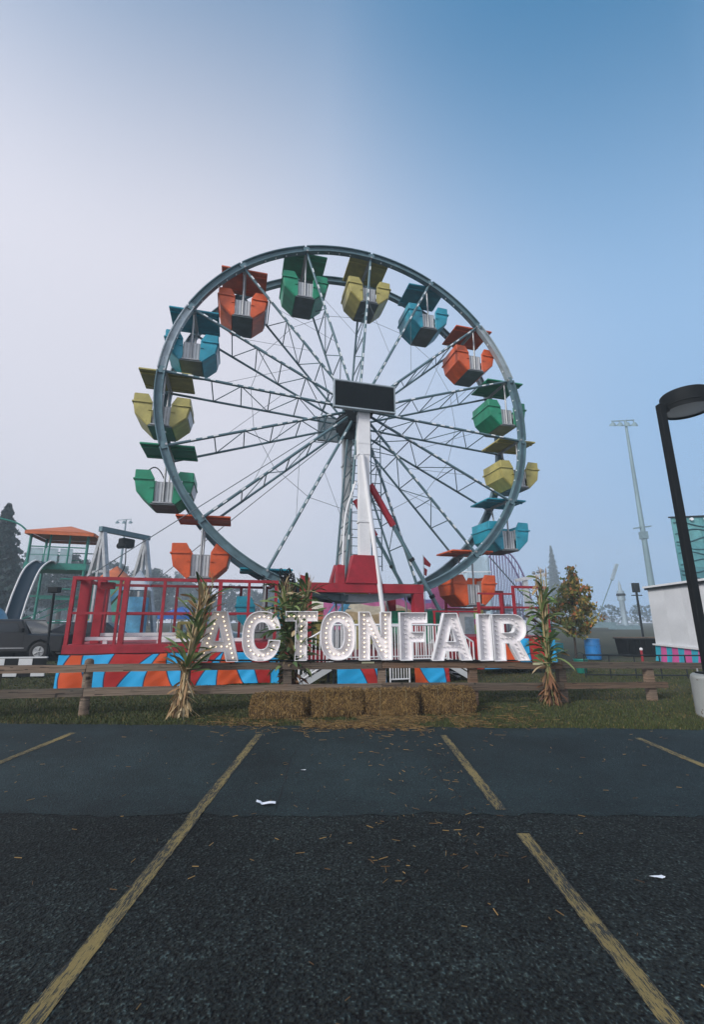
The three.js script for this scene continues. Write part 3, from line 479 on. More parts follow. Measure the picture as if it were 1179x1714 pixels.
[['A', -2.795, -2.05, 1, 'first white marquee letter A with lit bulbs beside the dried corn stalks'], ['C', -2.007, -1.318, 1, 'white marquee letter C with lit bulbs on the fence'], ['T', -1.243, -0.647, 1, 'white marquee letter T with lit bulbs on the fence'], ['O', -0.592, 0.061, 1, 'white marquee letter O with lit bulbs on the fence'], ['N', 0.129, 0.751, 1, 'white marquee letter N with lit bulbs on the fence'], ['F', 0.912, 1.456, 0, 'white marquee letter F with unlit bulbs on the fence'], ['A', 1.526, 2.32, 0, 'second white marquee letter A, between letters F and I'], ['I', 2.476, 2.74, 0, 'narrow white marquee letter I with unlit bulbs on the fence'], ['R', 2.76, 3.49, 0, 'white marquee letter R with unlit bulbs, last of the sign']].forEach(([ch, x0, x1, lit, label], n) => {
  const g = GLYPH[ch], sx = (x1 - x0) / Math.cos(FYAW) / g.w, map = (p) => ccw(p.map(([x, y]) => [x * sx, y * LH])), t = thing('marquee_letter', label, 'letter', [x0, fenceTop((x0 + x1) / 2) + 0.024, -fenceD(x0) + 0.05], FYAW, 'marquee letters on the fence');
  const o = map(g.o), holes = g.h.map(map), wall = 0.014, dep = 0.12;
  mesh('face', extrude(inset(o, wall * 0.6), 0.012, holes.map((h) => inset(h, -wall * 0.6))).translate(0, 0, -0.075), faceMat, t);
  mesh('edge', extrude(o, dep, [inset(o, wall)]).translate(0, 0, -0.08), edgeMat, t);
  for (const h of holes) mesh('edge', extrude(ccw(inset(h, -wall)), dep, [h]).translate(0, 0, -0.08), edgeMat, t);
  for (const st of g.s) {
    const c = st.map(([x, y]) => [x * sx, y * LH]); let L = 0; const cum = [0]; for (let i = 1; i < c.length; i++) { L += Math.hypot(c[i][0] - c[i - 1][0], c[i][1] - c[i - 1][1]); cum.push(L); }
    const m = Math.max(2, Math.round(L / 0.088));
    for (let i = 0; i <= m; i++) { const d = L * i / m; let j = 1; while (j < c.length - 1 && cum[j] < d) j++; const f = (d - cum[j - 1]) / (cum[j] - cum[j - 1]), x = c[j - 1][0] + (c[j][0] - c[j - 1][0]) * f, y = c[j - 1][1] + (c[j][1] - c[j - 1][1]) * f;
      const b = mesh('bulb', bulbGeo, lit ? bulbOn : bulbOff, t); b.position.set(x, y, -0.03); const s = mesh('socket', socketGeo, socketMat, b); s.position.set(0, 0, -0.024); }
  }
});

// ------------------------------------------------------------------ hay bales and loose straw
const strawGeo = prep(new THREE.BoxGeometry(0.005, 0.13, 0.004)), strawMat = std({ color: lin(1, 1, 1), roughness: 0.9 });
const strawCol = () => { const k = rr(0.3, 1.1), c = rnd(); return c < 0.35 ? lin(0.11 * k, 0.06 * k, 0.02 * k) : lin(0.29 * k, 0.18 * k, 0.06 * k); };
const dummy = new THREE.Object3D();
function instanced(name, geo, mat, list, parent, kind = 'stuff') {
  const m = new THREE.InstancedMesh(geo, mat, list.length); m.name = parent ? name : numbered(name);
  list.forEach(([p, e, s, c], i) => { dummy.position.set(p[0], p[1], p[2]); dummy.rotation.set(e[0], e[1], e[2]); dummy.scale.set(s[0], s[1], s[2]); dummy.updateMatrix(); m.setMatrixAt(i, dummy.matrix); m.setColorAt(i, c); });
  m.castShadow = m.receiveShadow = true; (parent || scene).add(m); m.userData.kind = kind; return m;
}
const hayMat = std({ color: lin(0.17, 0.10, 0.032), roughness: 0.95, bumpMap: fieldTex, bumpScale: 0.03 });
[[-1.22, 7.95, 0.03, 0.94, 0.37, 'hay bale at the end nearest the dried corn stalks'], [-0.27, 8.10, 0.13, 0.96, 0.41, 'hay bale below the letter O, second in the row'], [0.68, 8.14, 0.06, 0.92, 0.41, 'hay bale below the letters N and F, third in the row'], [1.66, 8.34, 0.17, 1.02, 0.42, 'hay bale below the second letter A, end of the row']].forEach(([x, D, ry, L, h, label], n) => {
  const t = thing('hay_bale', label, 'hay bale', [x, 0, -D], ry, 'hay bales in a row on the verge');
  const W2 = 0.23, onBale = (v) => {          // box point -> soft, lumpy bale surface (origin at the bale's middle)
    const q = [v.x / (L / 2), v.y / (h / 2), v.z / W2].map(Math.abs), m = Math.max(...q, 1e-6), k = m / Math.pow(Math.pow(q[0], 4.2) + Math.pow(q[1], 4.2) + Math.pow(q[2], 4.2), 1 / 4.2);
    return v.multiplyScalar(k * (1 + 0.16 * (fbm(v.x * 6 + n * 5 + v.z * 3, v.y * 7 + v.z * 5 + n) - 0.5)));
  };
  const g = new THREE.BoxGeometry(L, h, 2 * W2, 30, 14, 14), p = g.attributes.position;
  for (let i = 0; i < p.count; i++) { const v = onBale(V(p.getX(i), p.getY(i), p.getZ(i))); p.setXYZ(i, v.x, Math.max(-h / 2, v.y * 1.02) + h / 2, v.z); }
  g.computeVertexNormals(); mesh('core', g, hayMat, t);
  const list = [];
  for (let i = 0; i < 5200; i++) {
    const f = rnd(), b = f < 0.46 ? V(rr(-1, 1) * L / 2, rr(-1, 1) * h / 2, W2) : f < 0.78 ? V(rr(-1, 1) * L / 2, h / 2, rr(-1, 1) * W2) : V((rnd() < 0.5 ? -1 : 1) * L / 2, rr(-1, 1) * h / 2, rr(-1, 1) * W2);
    const v = onBale(b), flake = Math.round(v.x * 9) % 2 ? 0.35 : -0.25, e = f < 0.46 ? [rr(-0.5, 0.35), 0, flake + rr(-1.1, 1.1)] : f < 0.78 ? [Math.PI / 2 + rr(-0.8, 0.8), 0, rr(0, 6.3)] : [rr(-1.3, 1.3), 0, rr(-0.4, 0.4)];
    list.push([[v.x, Math.max(0.02, v.y + h / 2), v.z], e, [rr(0.7, 1.6), rr(0.35, 1.25), 1], strawCol()]);
  }
  instanced('straw', strawGeo, strawMat, list, t);
  for (const sx of [-0.22, 0.22]) mesh('twine', [box(0.006, h + 0.02, 0.006, sx, h / 2, 0.235), box(0.006, 0.006, 0.45, sx, h + 0.006, 0)], std({ color: lin(0.3, 0.24, 0.12), roughness: 0.9 }), t);
});
{
  const list = [];
  for (let i = 0; i < 11500; i++) {
    const x = 0.3 + (rnd() + rnd() + rnd() - 1.5) * 2.2, D = 7.62 + (rnd() + rnd() + rnd() - 1.5) * 0.85 + 0.12 * x; if (fbm(x * 2.2 + 5, D * 2.6) < 0.36 + 0.2 * rnd()) continue; if (D > fenceD(x) - 0.15) continue;
    if (D < lotEdge(x) && rnd() > Math.exp(-(lotEdge(x) - D) * 3.6) * (0.35 + (x > -0.8 && x < 1.1 ? 0.65 : 0))) continue;
    list.push([[x, rr(0.012, 0.04), -D], [Math.PI / 2 + rr(-0.25, 0.25), 0, rr(0, 6.3)], [rr(0.6, 1.2), rr(0.3, 1.2), 1], strawCol()]);
  }
  tag(instanced('loose_straw', strawGeo, strawMat, list), 'loose straw scattered in front of the hay bales', 'straw', null, 'stuff');
  const l2 = [];
  for (let i = 0; i < 260; i++) { const x = rr(-5, 5), D = 1.4 + 5.6 * Math.pow(rnd(), 0.7), s = D < 4.2 ? 0.011 : 0.019; l2.push([[x, s + 0.003, -D], [Math.PI / 2, 0, rr(0, 6.3)], [rr(0.4, 0.8), rr(0.12, 0.5), 1], strawCol()]); }
  for (let i = 0; i < 130; i++) { const x = rr(0.1, 1.2), D = rr(3.2, 7); l2.push([[x, (D < 4.2 ? 0.011 : 0.019) + 0.003, -D], [Math.PI / 2, 0, rr(0, 6.3)], [rr(0.4, 0.8), rr(0.12, 0.55), 1], strawCol()]); }
  tag(instanced('stray_straw', strawGeo, strawMat, l2), 'stray straw stalks lying across the dark parking lot', 'straw', null, 'stuff');
}
// grass blades on the verge
{
  const g = new THREE.BufferGeometry(); g.setAttribute('position', new THREE.Float32BufferAttribute([-0.004, 0, 0, 0.004, 0, 0, 0.0025, 0.6, 0.06, -0.004, 0, 0, 0.0025, 0.6, 0.06, -0.0025, 0.6, 0.06, -0.0025, 0.6, 0.06, 0.0025, 0.6, 0.06, 0, 1, 0.22], 3)); g.computeVertexNormals();
  const mat = std({ color: lin(1, 1, 1), roughness: 0.85 }), list = [];
  for (let i = 0; i < 190000; i++) {
    const D = 7.0 + 11 * Math.pow(rnd(), 1.9), x = rr(-0.92, 0.92) * D; if (D < lotEdge(x) - 0.02 || (D < lotEdge(x) + 0.1 && rnd() < 0.5)) continue;
    const pt = fbm(x * 0.8 + 20, D * 0.8), k = rr(0.6, 1.3), dry = rnd() < 0.1 + 0.35 * Math.max(0, pt - 0.5) * 2;
    if (rnd() < 0.35 * (pt > 0.62)) continue;
    list.push([[x, -0.006, -D], [rr(-0.5, 0.5), rr(0, 6.3), rr(-0.5, 0.5)], [1 + D * 0.09, rr(0.022, 0.065), 0.06], dry ? lin(0.13 * k, 0.10 * k, 0.032 * k) : lin(0.045 * k, 0.06 * k, 0.013 * k)]);
  }
  tag(instanced('grass', prep(g), mat, list), 'short mown olive green grass on the verge and field', 'grass', null, 'stuff');
}
// litter on the lot
{
  const g = new THREE.PlaneGeometry(0.17, 0.05, 10, 3), p = g.attributes.position; for (let i = 0; i < p.count; i++) { const x = p.getX(i); p.setXYZ(i, x, 0.012 + 0.004 * Math.sin(x * 38) + (x < -0.05 ? 0.012 : 0), p.getY(i) + (x < -0.03 ? 0.02 * (x + 0.03) / 0.05 : 0)); } g.computeVertexNormals();
  const o = mesh('paper_litter', g, M.paperWhite); o.position.set(-0.76, 0.015, -4.36); o.rotation.y = 0.1; tag(o, 'crumpled strip of white paper lying on the asphalt', 'paper');
  for (const [x, D, s, lab] of [[-0.52, 5.25, 0.03, 'tiny white scrap on the asphalt beyond the paper strip'], [1.95, 3.25, 0.05, 'pale scrap of crushed rubbish beside the bay line'], [2.9, 3.66, 0.05, 'small bluish scrap lying beyond the pale smear']]) {
    const q = new THREE.CircleGeometry(s, 9), pp = q.attributes.position; for (let i = 0; i < pp.count; i++) pp.setXYZ(i, pp.getX(i) * (0.6 + 0.7 * hash2(i, 5)), 0.006 * hash2(i, 8), -pp.getY(i) * (0.2 + 0.3 * hash2(i, 6))); q.computeVertexNormals();
    const m = mesh('litter_scrap', q, s > 0.1 ? std({ color: lin(0.2, 0.22, 0.23), roughness: 0.9 }) : M.paperWhite); m.position.set(x, D < 4.2 ? 0.012 : 0.02, -D); tag(m, lab, 'litter');
  }
}
// ------------------------------------------------------------------ corn stalk bundles tied to the fence
function ribbon(base, dir, L, w, droop, seg = 7, twist = 0) {
  const pos = [], idx = []; let p = base.clone(), d = dir.clone().normalize(); const side0 = V(0, 1, 0).cross(d).normalize(); if (!isFinite(side0.x) || side0.lengthSq() < 0.01) side0.set(1, 0, 0);
  for (let i = 0; i <= seg; i++) {
    const t = i / seg, ww = w * Math.pow(Math.sin(Math.PI * (0.12 + 0.88 * (1 - t))), 0.7) * (t > 0.98 ? 0.15 : 1), s = side0.clone().applyAxisAngle(d, twist * t), up = s.clone().cross(d).multiplyScalar(0.18 * ww);
    pos.push(...p.clone().addScaledVector(s, ww).add(up).toArray(), ...p.toArray(), ...p.clone().addScaledVector(s, -ww).add(up).toArray());
    if (i) { const a = 3 * i - 3; idx.push(a, a + 1, a + 3, a + 1, a + 4, a + 3, a + 1, a + 2, a + 4, a + 2, a + 5, a + 4); }
    d.y -= droop / seg; d.normalize(); p.addScaledVector(d, L / seg);
  }
  const g = new THREE.BufferGeometry(); g.setAttribute('position', new THREE.Float32BufferAttribute(pos, 3)); g.setIndex(idx); g.computeVertexNormals(); return prep(g);
}
const leafG = [lin(0.10, 0.17, 0.05), lin(0.14, 0.19, 0.06), lin(0.06, 0.11, 0.035)], leafD = [lin(0.33, 0.23, 0.11), lin(0.24, 0.14, 0.06), lin(0.42, 0.33, 0.19)], leafB = [lin(0.16, 0.07, 0.03), lin(0.10, 0.05, 0.025), lin(0.22, 0.12, 0.05)];
const tinted = (g, c) => { const n = g.attributes.position.count, a = new Float32Array(n * 3); for (let i = 0; i < n; i++) a.set([c.r, c.g, c.b], i * 3); g.setAttribute('color', new THREE.BufferAttribute(a, 3)); return g; };
const leafMat = std({ vertexColors: true, roughness: 0.75 });
function cornBundle(label, x, D, H, lean, o) {
  const t = thing('corn_stalk_bundle', label, 'corn stalks', [x, 0, -D], 0, 'corn stalk bundles tied to the fence'), leaves = [];
  for (let i = 0; i < o.n; i++) {
    const a = i / o.n * 6.28, r = rr(0.03, 0.10), tie = V(lean * 0.33 + rr(-0.03, 0.03), 0.8, rr(-0.03, 0.03)), b = V(Math.cos(a) * r * o.foot, 0, Math.sin(a) * r * 0.8), h = H * rr(0.72, 1), tp = V(lean + rr(-0.12, 0.12) * o.spread, h, rr(-0.1, 0.1));
    const dry = rnd() < o.dry, pal = dry ? (o.brown ? leafB : leafD) : leafG, c = new THREE.CatmullRomCurve3([b, tie, tp]);
    mesh('stalk', tinted(prep(new THREE.TubeGeometry(c, 12, 0.013, 6, false)), dry ? leafD[i % 3] : lin(0.22, 0.22, 0.09)), leafMat, t);
    for (let j = 0; j < o.leaves; j++) {
      const u = rnd() < 0.45 ? rr(0.05, 0.45) : rr(0.42, 0.98), p = c.getPoint(u), an = rr(0, 6.28), low = u < 0.42, q = low ? (o.brown ? leafB : leafD) : (rnd() < o.dry * 0.45 ? leafD : leafG);
      leaves.push(tinted(ribbon(p, low ? V(Math.cos(an) * 0.5, rr(-1.3, 0.15), Math.sin(an) * 0.5) : V(Math.cos(an) * 0.9, rr(0.5, 2.0), Math.sin(an) * 0.7), low ? rr(0.18, 0.42) : rr(0.3, 0.8) * (o.len || 1), low ? rr(0.011, 0.027) : rr(0.016, 0.036), low ? rr(0.2, 1.1) : rr(0.6, 2.0) * (o.droop || 1), 7, rr(-1.5, 1.5)), q[Math.floor(rnd() * 3)]));
    }
    if (!dry || rnd() < 0.5) for (let j = 0; j < 5; j++) leaves.push(tinted(ribbon(tp.clone().add(V(0, -0.03, 0)), V(rr(-0.5, 0.5), 1.2, rr(-0.4, 0.4)), rr(0.15, 0.34), 0.006, rr(0, 0.6), 4), leafD[j % 3]));
  }
  mesh('leaves', leaves, leafMat, t);
  mesh('twine', new THREE.TorusGeometry(0.085, 0.008, 5, 18).rotateX(Math.PI / 2).translate(lean * 0.33, 0.78, 0), std({ color: lin(0.4, 0.3, 0.16), roughness: 0.9 }), t);
}
cornBundle('leaning bundle of pale dried corn stalks beside the first letter A', -2.95, 7.95, 2.3, 0.34, { n: 14, foot: 2.2, spread: 0.9, dry: 0.8, leaves: 17, brown: false, len: 0.8, droop: 0.5 });
cornBundle('bushy bundle of green and brown corn stalks behind letters C and T', -1.12, 8.72, 2.3, -0.04, { n: 28, foot: 2.4, spread: 3.0, dry: 0.45, leaves: 26, brown: true, len: 0.85 });
cornBundle('upright bundle of green corn stalks with brown base beside the letter R', 3.8, 8.98, 2.5, 0.05, { n: 13, foot: 2.2, spread: 1.0, dry: 0.3, leaves: 19, brown: true, len: 0.75 });

// ------------------------------------------------------------------ small maple by the field
function leafCrown(n, at, size, cols, flat = 1) {
  const pos = [], col = [], nor = [];
  for (let i = 0; i < n; i++) {
    const p = at(), s = size * rr(0.6, 1.3), c = cols(p), q = new THREE.Quaternion().setFromEuler(new THREE.Euler(rr(-1.3, 1.3), rr(0, 6.28), rr(-1.3, 1.3)));
    const L = [[0, -1, 0], [0.75, -0.25, 0.1], [0.35, 0.15, 0], [0, 1, 0.15], [-0.35, 0.15, 0], [-0.75, -0.25, 0.1]].map(([a, b, d]) => V(a * s, b * s, d * s).applyQuaternion(q).add(p));
    for (const [a, b, d] of [[0, 1, 2], [0, 2, 3], [0, 3, 4], [0, 4, 5]]) for (const k of [a, b, d]) { pos.push(L[k].x, L[k].y, L[k].z); col.push(c.r, c.g, c.b); }
  }
  const g = new THREE.BufferGeometry(); g.setAttribute('position', new THREE.Float32BufferAttribute(pos, 3)); g.setAttribute('color', new THREE.Float32BufferAttribute(col, 3)); g.computeVertexNormals(); return prep(g);
}
const crownMat = new THREE.MeshPhysicalMaterial({ vertexColors: true, roughness: 0.9, side: THREE.DoubleSide, transmission: 0.25, thickness: 0 });
const bark = paint(lin(0.07, 0.055, 0.045), 0.9);
{
  const t = thing('maple_tree', 'young maple with green and orange autumn leaves behind the fence end', 'tree', [9.02, 0, -18.5]);
  const tr = [tube(V(0, -0.05, 0), V(0.03, 1.3, 0), 0.05, 8, 0.038), tube(V(0.03, 1.3, 0), V(0.2, 3.5, 0), 0.038, 8, 0.01)], tips = [];
  for (let i = 0; i < 22; i++) { const y = 0.95 + i * 0.1, b = V(0.03 + Math.max(0, y - 1.3) * 0.08, y, 0), a = i * 2.4, q9 = (y - 0.85) / 2.3, L = (q9 < 0.35 ? 0.72 + 0.75 * q9 : 0.98 * Math.pow(Math.max(0, 1 - (q9 - 0.35) / 0.68), 0.75)) * rr(0.8, 1.08), e = b.clone().add(V(Math.cos(a) * L, 0.35 * L + 0.1, Math.sin(a) * L)); tr.push(tube(b, e, 0.014, 5, 0.004)); for (let k = 0; k < 5; k++) tips.push(b.clone().lerp(e, rr(0.3, 1.05)).add(V(rr(-0.1, 0.1), rr(-0.1, 0.1), rr(-0.1, 0.1)))); }
  for (let i = 0; i < 7; i++) tips.push(V(0.16 + rr(-0.13, 0.13), rr(3.0, 3.75), rr(-0.12, 0.12)));
  mesh('trunk', tr, bark, t);
  mesh('crown', leafCrown(3000, () => { const p = tips[Math.floor(rnd() * tips.length)]; return p.clone().add(V(rr(-0.17, 0.17), rr(-0.16, 0.14), rr(-0.17, 0.17))); }, 0.085, () => { const k = rr(0.95, 1.65), c = rnd(); return c < 0.14 ? lin(0.40 * k, 0.14 * k, 0.04 * k) : c < 0.42 ? lin(0.34 * k, 0.25 * k, 0.055 * k) : lin(0.12 * k, 0.145 * k, 0.035 * k); }), crownMat, t);
}
// ------------------------------------------------------------------ trees far behind
function bigTree(name, label, x, D, H, R, conifer, n, cols, parent) {
  const t = thing(name, label, 'tree', [x, 0, -D], 0, 'trees around the fairground');
  mesh('trunk', tube(V(0, -0.1, 0), V(0, H * 0.8, 0), R * 0.09, 8, R * 0.02), bark, t);
  const cone = () => { const t = Math.pow(rnd(), 1.35), y = H * (0.06 + 0.93 * t), tier = (t * 13) % 1, w = R * (1.03 - t) * (1.05 - 0.5 * tier), a = rr(0, 6.28), r = w * Math.sqrt(rr(0.1, 1)) * (0.8 + 0.3 * vnoise(a * 1.6 + 9, t * 13)); return V(Math.cos(a) * r, y - 0.12 * r, Math.sin(a) * r); };
  const cl2 = []; for (let i = 0; i < 110; i++) { const y = H * (conifer ? 0.08 + 0.9 * Math.pow(rnd(), 0.8) : rr(0.28, 0.96)), w = conifer ? R * (1.02 - y / H) : R * Math.sqrt(Math.max(0.02, 1 - Math.pow((y / H - 0.6) / 0.42, 2))), a = rr(0, 6.28), r = w * Math.sqrt(rr(0.15, 1)); cl2.push([V(Math.cos(a) * r, y, Math.sin(a) * r), conifer ? 0.16 * R + 0.12 * w : R * rr(0.12, 0.24)]); }
  mesh('crown', leafCrown(n, conifer ? cone : () => { const [c, s] = cl2[Math.floor(rnd() * cl2.length)]; return c.clone().add(V(rr(-1, 1) * s, rr(-0.7, 0.7) * s * (conifer ? 0.8 : 1), rr(-1, 1) * s)); }, R * (conifer ? 0.05 : 0.055), cols), crownMat, t);
}
const darkGreen = () => { const k = rr(0.6, 1.3); return lin(0.018 * k, 0.05 * k, 0.042 * k); };
bigTree('spruce_tree', 'tall dark spruce standing behind the green slide tower', -37.2, 46, 13.8, 5.0, true, 9000, darkGreen);
bigTree('spruce_tree', 'faint tall pointed spruce fading into the mist above the small maple', 87, 190, 33, 6.4, true, 9000, darkGreen);
{
  let k = 0; const mids = [[-47, 72, 12], [-62, 92, 15], [-58, 104, 15], [-50, 110, 14], [-72, 96, 16]];
  const words = ['round dark tree just behind the spruce', 'broad hazy tree behind the green slide tower canopy', 'hazy tree between the slide tower and the grey frame', 'hazy tree behind the grey steel frame', 'dark leafy tree beyond the pickup truck'];
  for (const [x, D, H] of mids) bigTree('hazy_tree', words[k++], x, D, H, H * 0.36, false, 5200, darkGreen);
  // the wood round the field reads as one mass
  const list = [], g = prep(new THREE.IcosahedronGeometry(1, 0)), mat = std({ color: lin(1, 1, 1), roughness: 0.95 });
  const card = leafCrown(26, () => V(rr(-1, 1), rr(-1, 1), rr(-1, 1)).multiplyScalar(0.62), 0.36, () => lin(1, 1, 1)); card.deleteAttribute('color');
  for (let i = 0; i < 190; i++) {
    const a = -1.25 + 2.5 * i / 189, D = rr(150, 182), x = Math.tan(a * 0.72) * D, H = (a > 0.15 ? rr(4, 7) : a < -0.45 ? rr(13, 19) : rr(10, 14)) * (1 + 0.25 * (fbm(a * 9, 3) - 0.5));
    for (let j = 0; j < 42; j++) { const an = rr(0, 6.28), y = H * rr(0.08, 1), w = H * 0.36 * Math.sqrt(Math.max(0.05, 1 - Math.pow((y / H - 0.5) / 0.55, 2))), r = w * Math.sqrt(rnd()), s = rr(0.7, 1.25) * H * 0.085, c = darkGreen(); list.push([[x + Math.cos(an) * r, y, -D + Math.sin(an) * r], [rr(0, 3), rr(0, 6), rr(0, 3)], [s, s, s], c]); }
  }
  tag(instanced('treeline', card, mat, list), 'misty wood closing off the far side of the field', 'wood', null, 'stuff');
}

// ------------------------------------------------------------------ lamp posts and floodlights
{
  const t = thing('lamp_post', 'black parking lot lamp post with drum head on a concrete pier', 'lamp post', [6.16, 0, -8.0]);
  mesh('pier', [lathe([[0, 0.68], [0.24, 0.68], [0.27, 0.655], [0.28, 0.6], [0.28, -0.1]], 28)], M.concrete, t);
  mesh('base_plate', [spanBox(-0.14, 0.14, 0.682, 0.71, -0.14, 0.14)], M.black, t);
  for (const [a, b] of [[-1, -1], [-1, 1], [1, -1], [1, 1]]) mesh('anchor_bolt', tube(V(a * 0.11, 0.71, b * 0.11), V(a * 0.11, 0.76, b * 0.11), 0.014, 6), M.galv, t);
  mesh('pole', [new RoundedBoxGeometry(0.125, 5.05, 0.125, 2, 0.015).translate(0, 0.71 + 2.525, 0)], M.black, t);
  const h = sub('head', t);
  mesh('drum', [lathe([[0.40, 5.62], [0.42, 5.62], [0.42, 5.96], [0.40, 5.985], [0, 6.0]], 40).translate(0.52, 0, 0)], M.black, h); mesh('ring', [lathe([[0.42, 5.70], [0.43, 5.70], [0.43, 5.725], [0.42, 5.725]], 40).translate(0.52, 0, 0)], M.black, h);
  mesh('lens', lathe([[0, 5.645], [0.40, 5.645], [0.40, 5.655]], 36).translate(0.52, 0, 0), std({ color: lin(0.09, 0.12, 0.12), roughness: 0.25 }), h); mesh('arm', spanBox(0.03, 0.14, 5.6, 5.74, -0.05, 0.05), M.black, h);
}
function floodPole(label, x, D, H, n, s = 1) {
  const t = thing('floodlight_pole', label, 'floodlight', [x, 0, -D], 0);
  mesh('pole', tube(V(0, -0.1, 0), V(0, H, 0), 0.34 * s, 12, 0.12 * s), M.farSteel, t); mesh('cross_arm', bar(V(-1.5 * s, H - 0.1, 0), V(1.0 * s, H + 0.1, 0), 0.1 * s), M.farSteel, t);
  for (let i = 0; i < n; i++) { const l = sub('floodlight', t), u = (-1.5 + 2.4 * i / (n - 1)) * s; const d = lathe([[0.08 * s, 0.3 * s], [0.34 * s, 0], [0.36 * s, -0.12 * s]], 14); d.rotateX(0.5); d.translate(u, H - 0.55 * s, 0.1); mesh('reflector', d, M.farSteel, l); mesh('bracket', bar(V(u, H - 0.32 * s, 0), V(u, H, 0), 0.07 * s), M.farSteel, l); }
  if (s > 1) { mesh('rung_platform', [bar(V(-1.2, 13.9, 0), V(1.2, 14.2, 0), 0.13, 0.4)], M.farSteel, t); mesh('junction_box', spanBox(-0.4, 0.4, 12.4, 13.4, -0.4, 0.4), M.farSteel, t); }
}
floodPole('tall grey floodlight pole rising from the mist beyond the white booth', 40.6, 60, 30.2, 4, 1.33);
floodPole('thin distant floodlight pole beyond the grey steel frame', -37, 70, 17.4, 3, 0.9);
{
  const t = thing('lamp_pole', 'slim dark pole with a square floodlight head near the white booth', 'lamp post', [19.2, 0, -30]);
  mesh('pole', tube(V(0, 0, 0), V(0, 3.4, 0), 0.07, 8), M.dark, t); mesh('head', new RoundedBoxGeometry(0.42, 0.62, 0.25, 2, 0.03).translate(0, 3.66, 0), M.dark, t); mesh('bracket', spanBox(-0.35, 0.35, 3.12, 3.18, -0.04, 0.04), M.dark, t);
  const p = thing('lamp_pole', 'dark work light on a thin stand behind the black truck', 'lamp post', [-10.72, 0, -16]);
  mesh('pole', tube(V(0.08, 0, 0), V(0, 2.5, 0), 0.04, 8), M.black, p); mesh('head', new RoundedBoxGeometry(0.36, 0.2, 0.24, 2, 0.02).translate(0, 2.62, 0), M.black, p); mesh('base', tube(V(0.08, 0, 0), V(0.08, 0.05, 0), 0.25, 14), M.black, p);
}
// ------------------------------------------------------------------ right side: booth, drum, bin
{
  const t = thing('game_booth', 'white walled booth with a dark roof edge by the black lamp post', 'booth', [11.78, 0, -17.7], 0);
  // long wall runs from the far corner towards the viewer
  const a = V(0, 0, 0), dirx = -0.42, dz = 3.2, L = Math.hypot(dirx, dz), g = sub('wall', t); g.rotation.y = Math.atan2(dirx, dz);
  for (let i = 0; i < 5; i++) mesh('wall_panel', spanBox(0, 0.06, 0.68, 2.72, i * 1.1 + 0.004, (i + 1) * 1.1 - 0.004), M.whiteWall, g);
  mesh('end_wall', spanBox(0.06, 2.6, 0.68, 2.72, 0, 0.06), M.white, g);
  mesh('roof', [spanBox(-0.12, 2.7, 2.79, 2.86, -0.12, 5.7)], M.white, t).rotation.y = g.rotation.y; mesh('fascia', [spanBox(-0.08, 2.65, 2.72, 2.788, -0.08, 5.65)], M.dark, t).rotation.y = g.rotation.y;
  mesh('counter', spanBox(-0.1, 0.2, 0.62, 0.675, -0.05, 5.5), M.white, t).rotation.y = g.rotation.y;
  const c = document.createElement('canvas'); c.width = 1024; c.height = 64; const x = c.getContext('2d'); for (let i = 0; i < 15; i++) { x.fillStyle = i % 2 ? '#c04f8c' : '#28a0b8'; x.fillRect(i * 1024 / 15, 0, 1024 / 15 + 1, 64); } const tx = new THREE.CanvasTexture(c); tx.colorSpace = THREE.SRGBColorSpace;
  const sg = new THREE.PlaneGeometry(5.6, 0.56, 90, 5), p = sg.attributes.position; for (let i = 0; i < p.count; i++) { const u = p.getX(i) + 2.8, v = p.getY(i) / 0.56 + 0.5; p.setXYZ(i, -0.03 - 0.05 * (1 - v) + 0.03 * Math.sin(u * 9) * (1 - v) + 0.04 * (fbm(u * 3, v * 2) - 0.5), 0.05 + v * 0.57, u); } sg.computeVertexNormals();
  const sk = mesh('striped_skirt', sg, std({ map: tx, roughness: 0.65 }), t); sk.rotation.y = g.rotation.y;
}
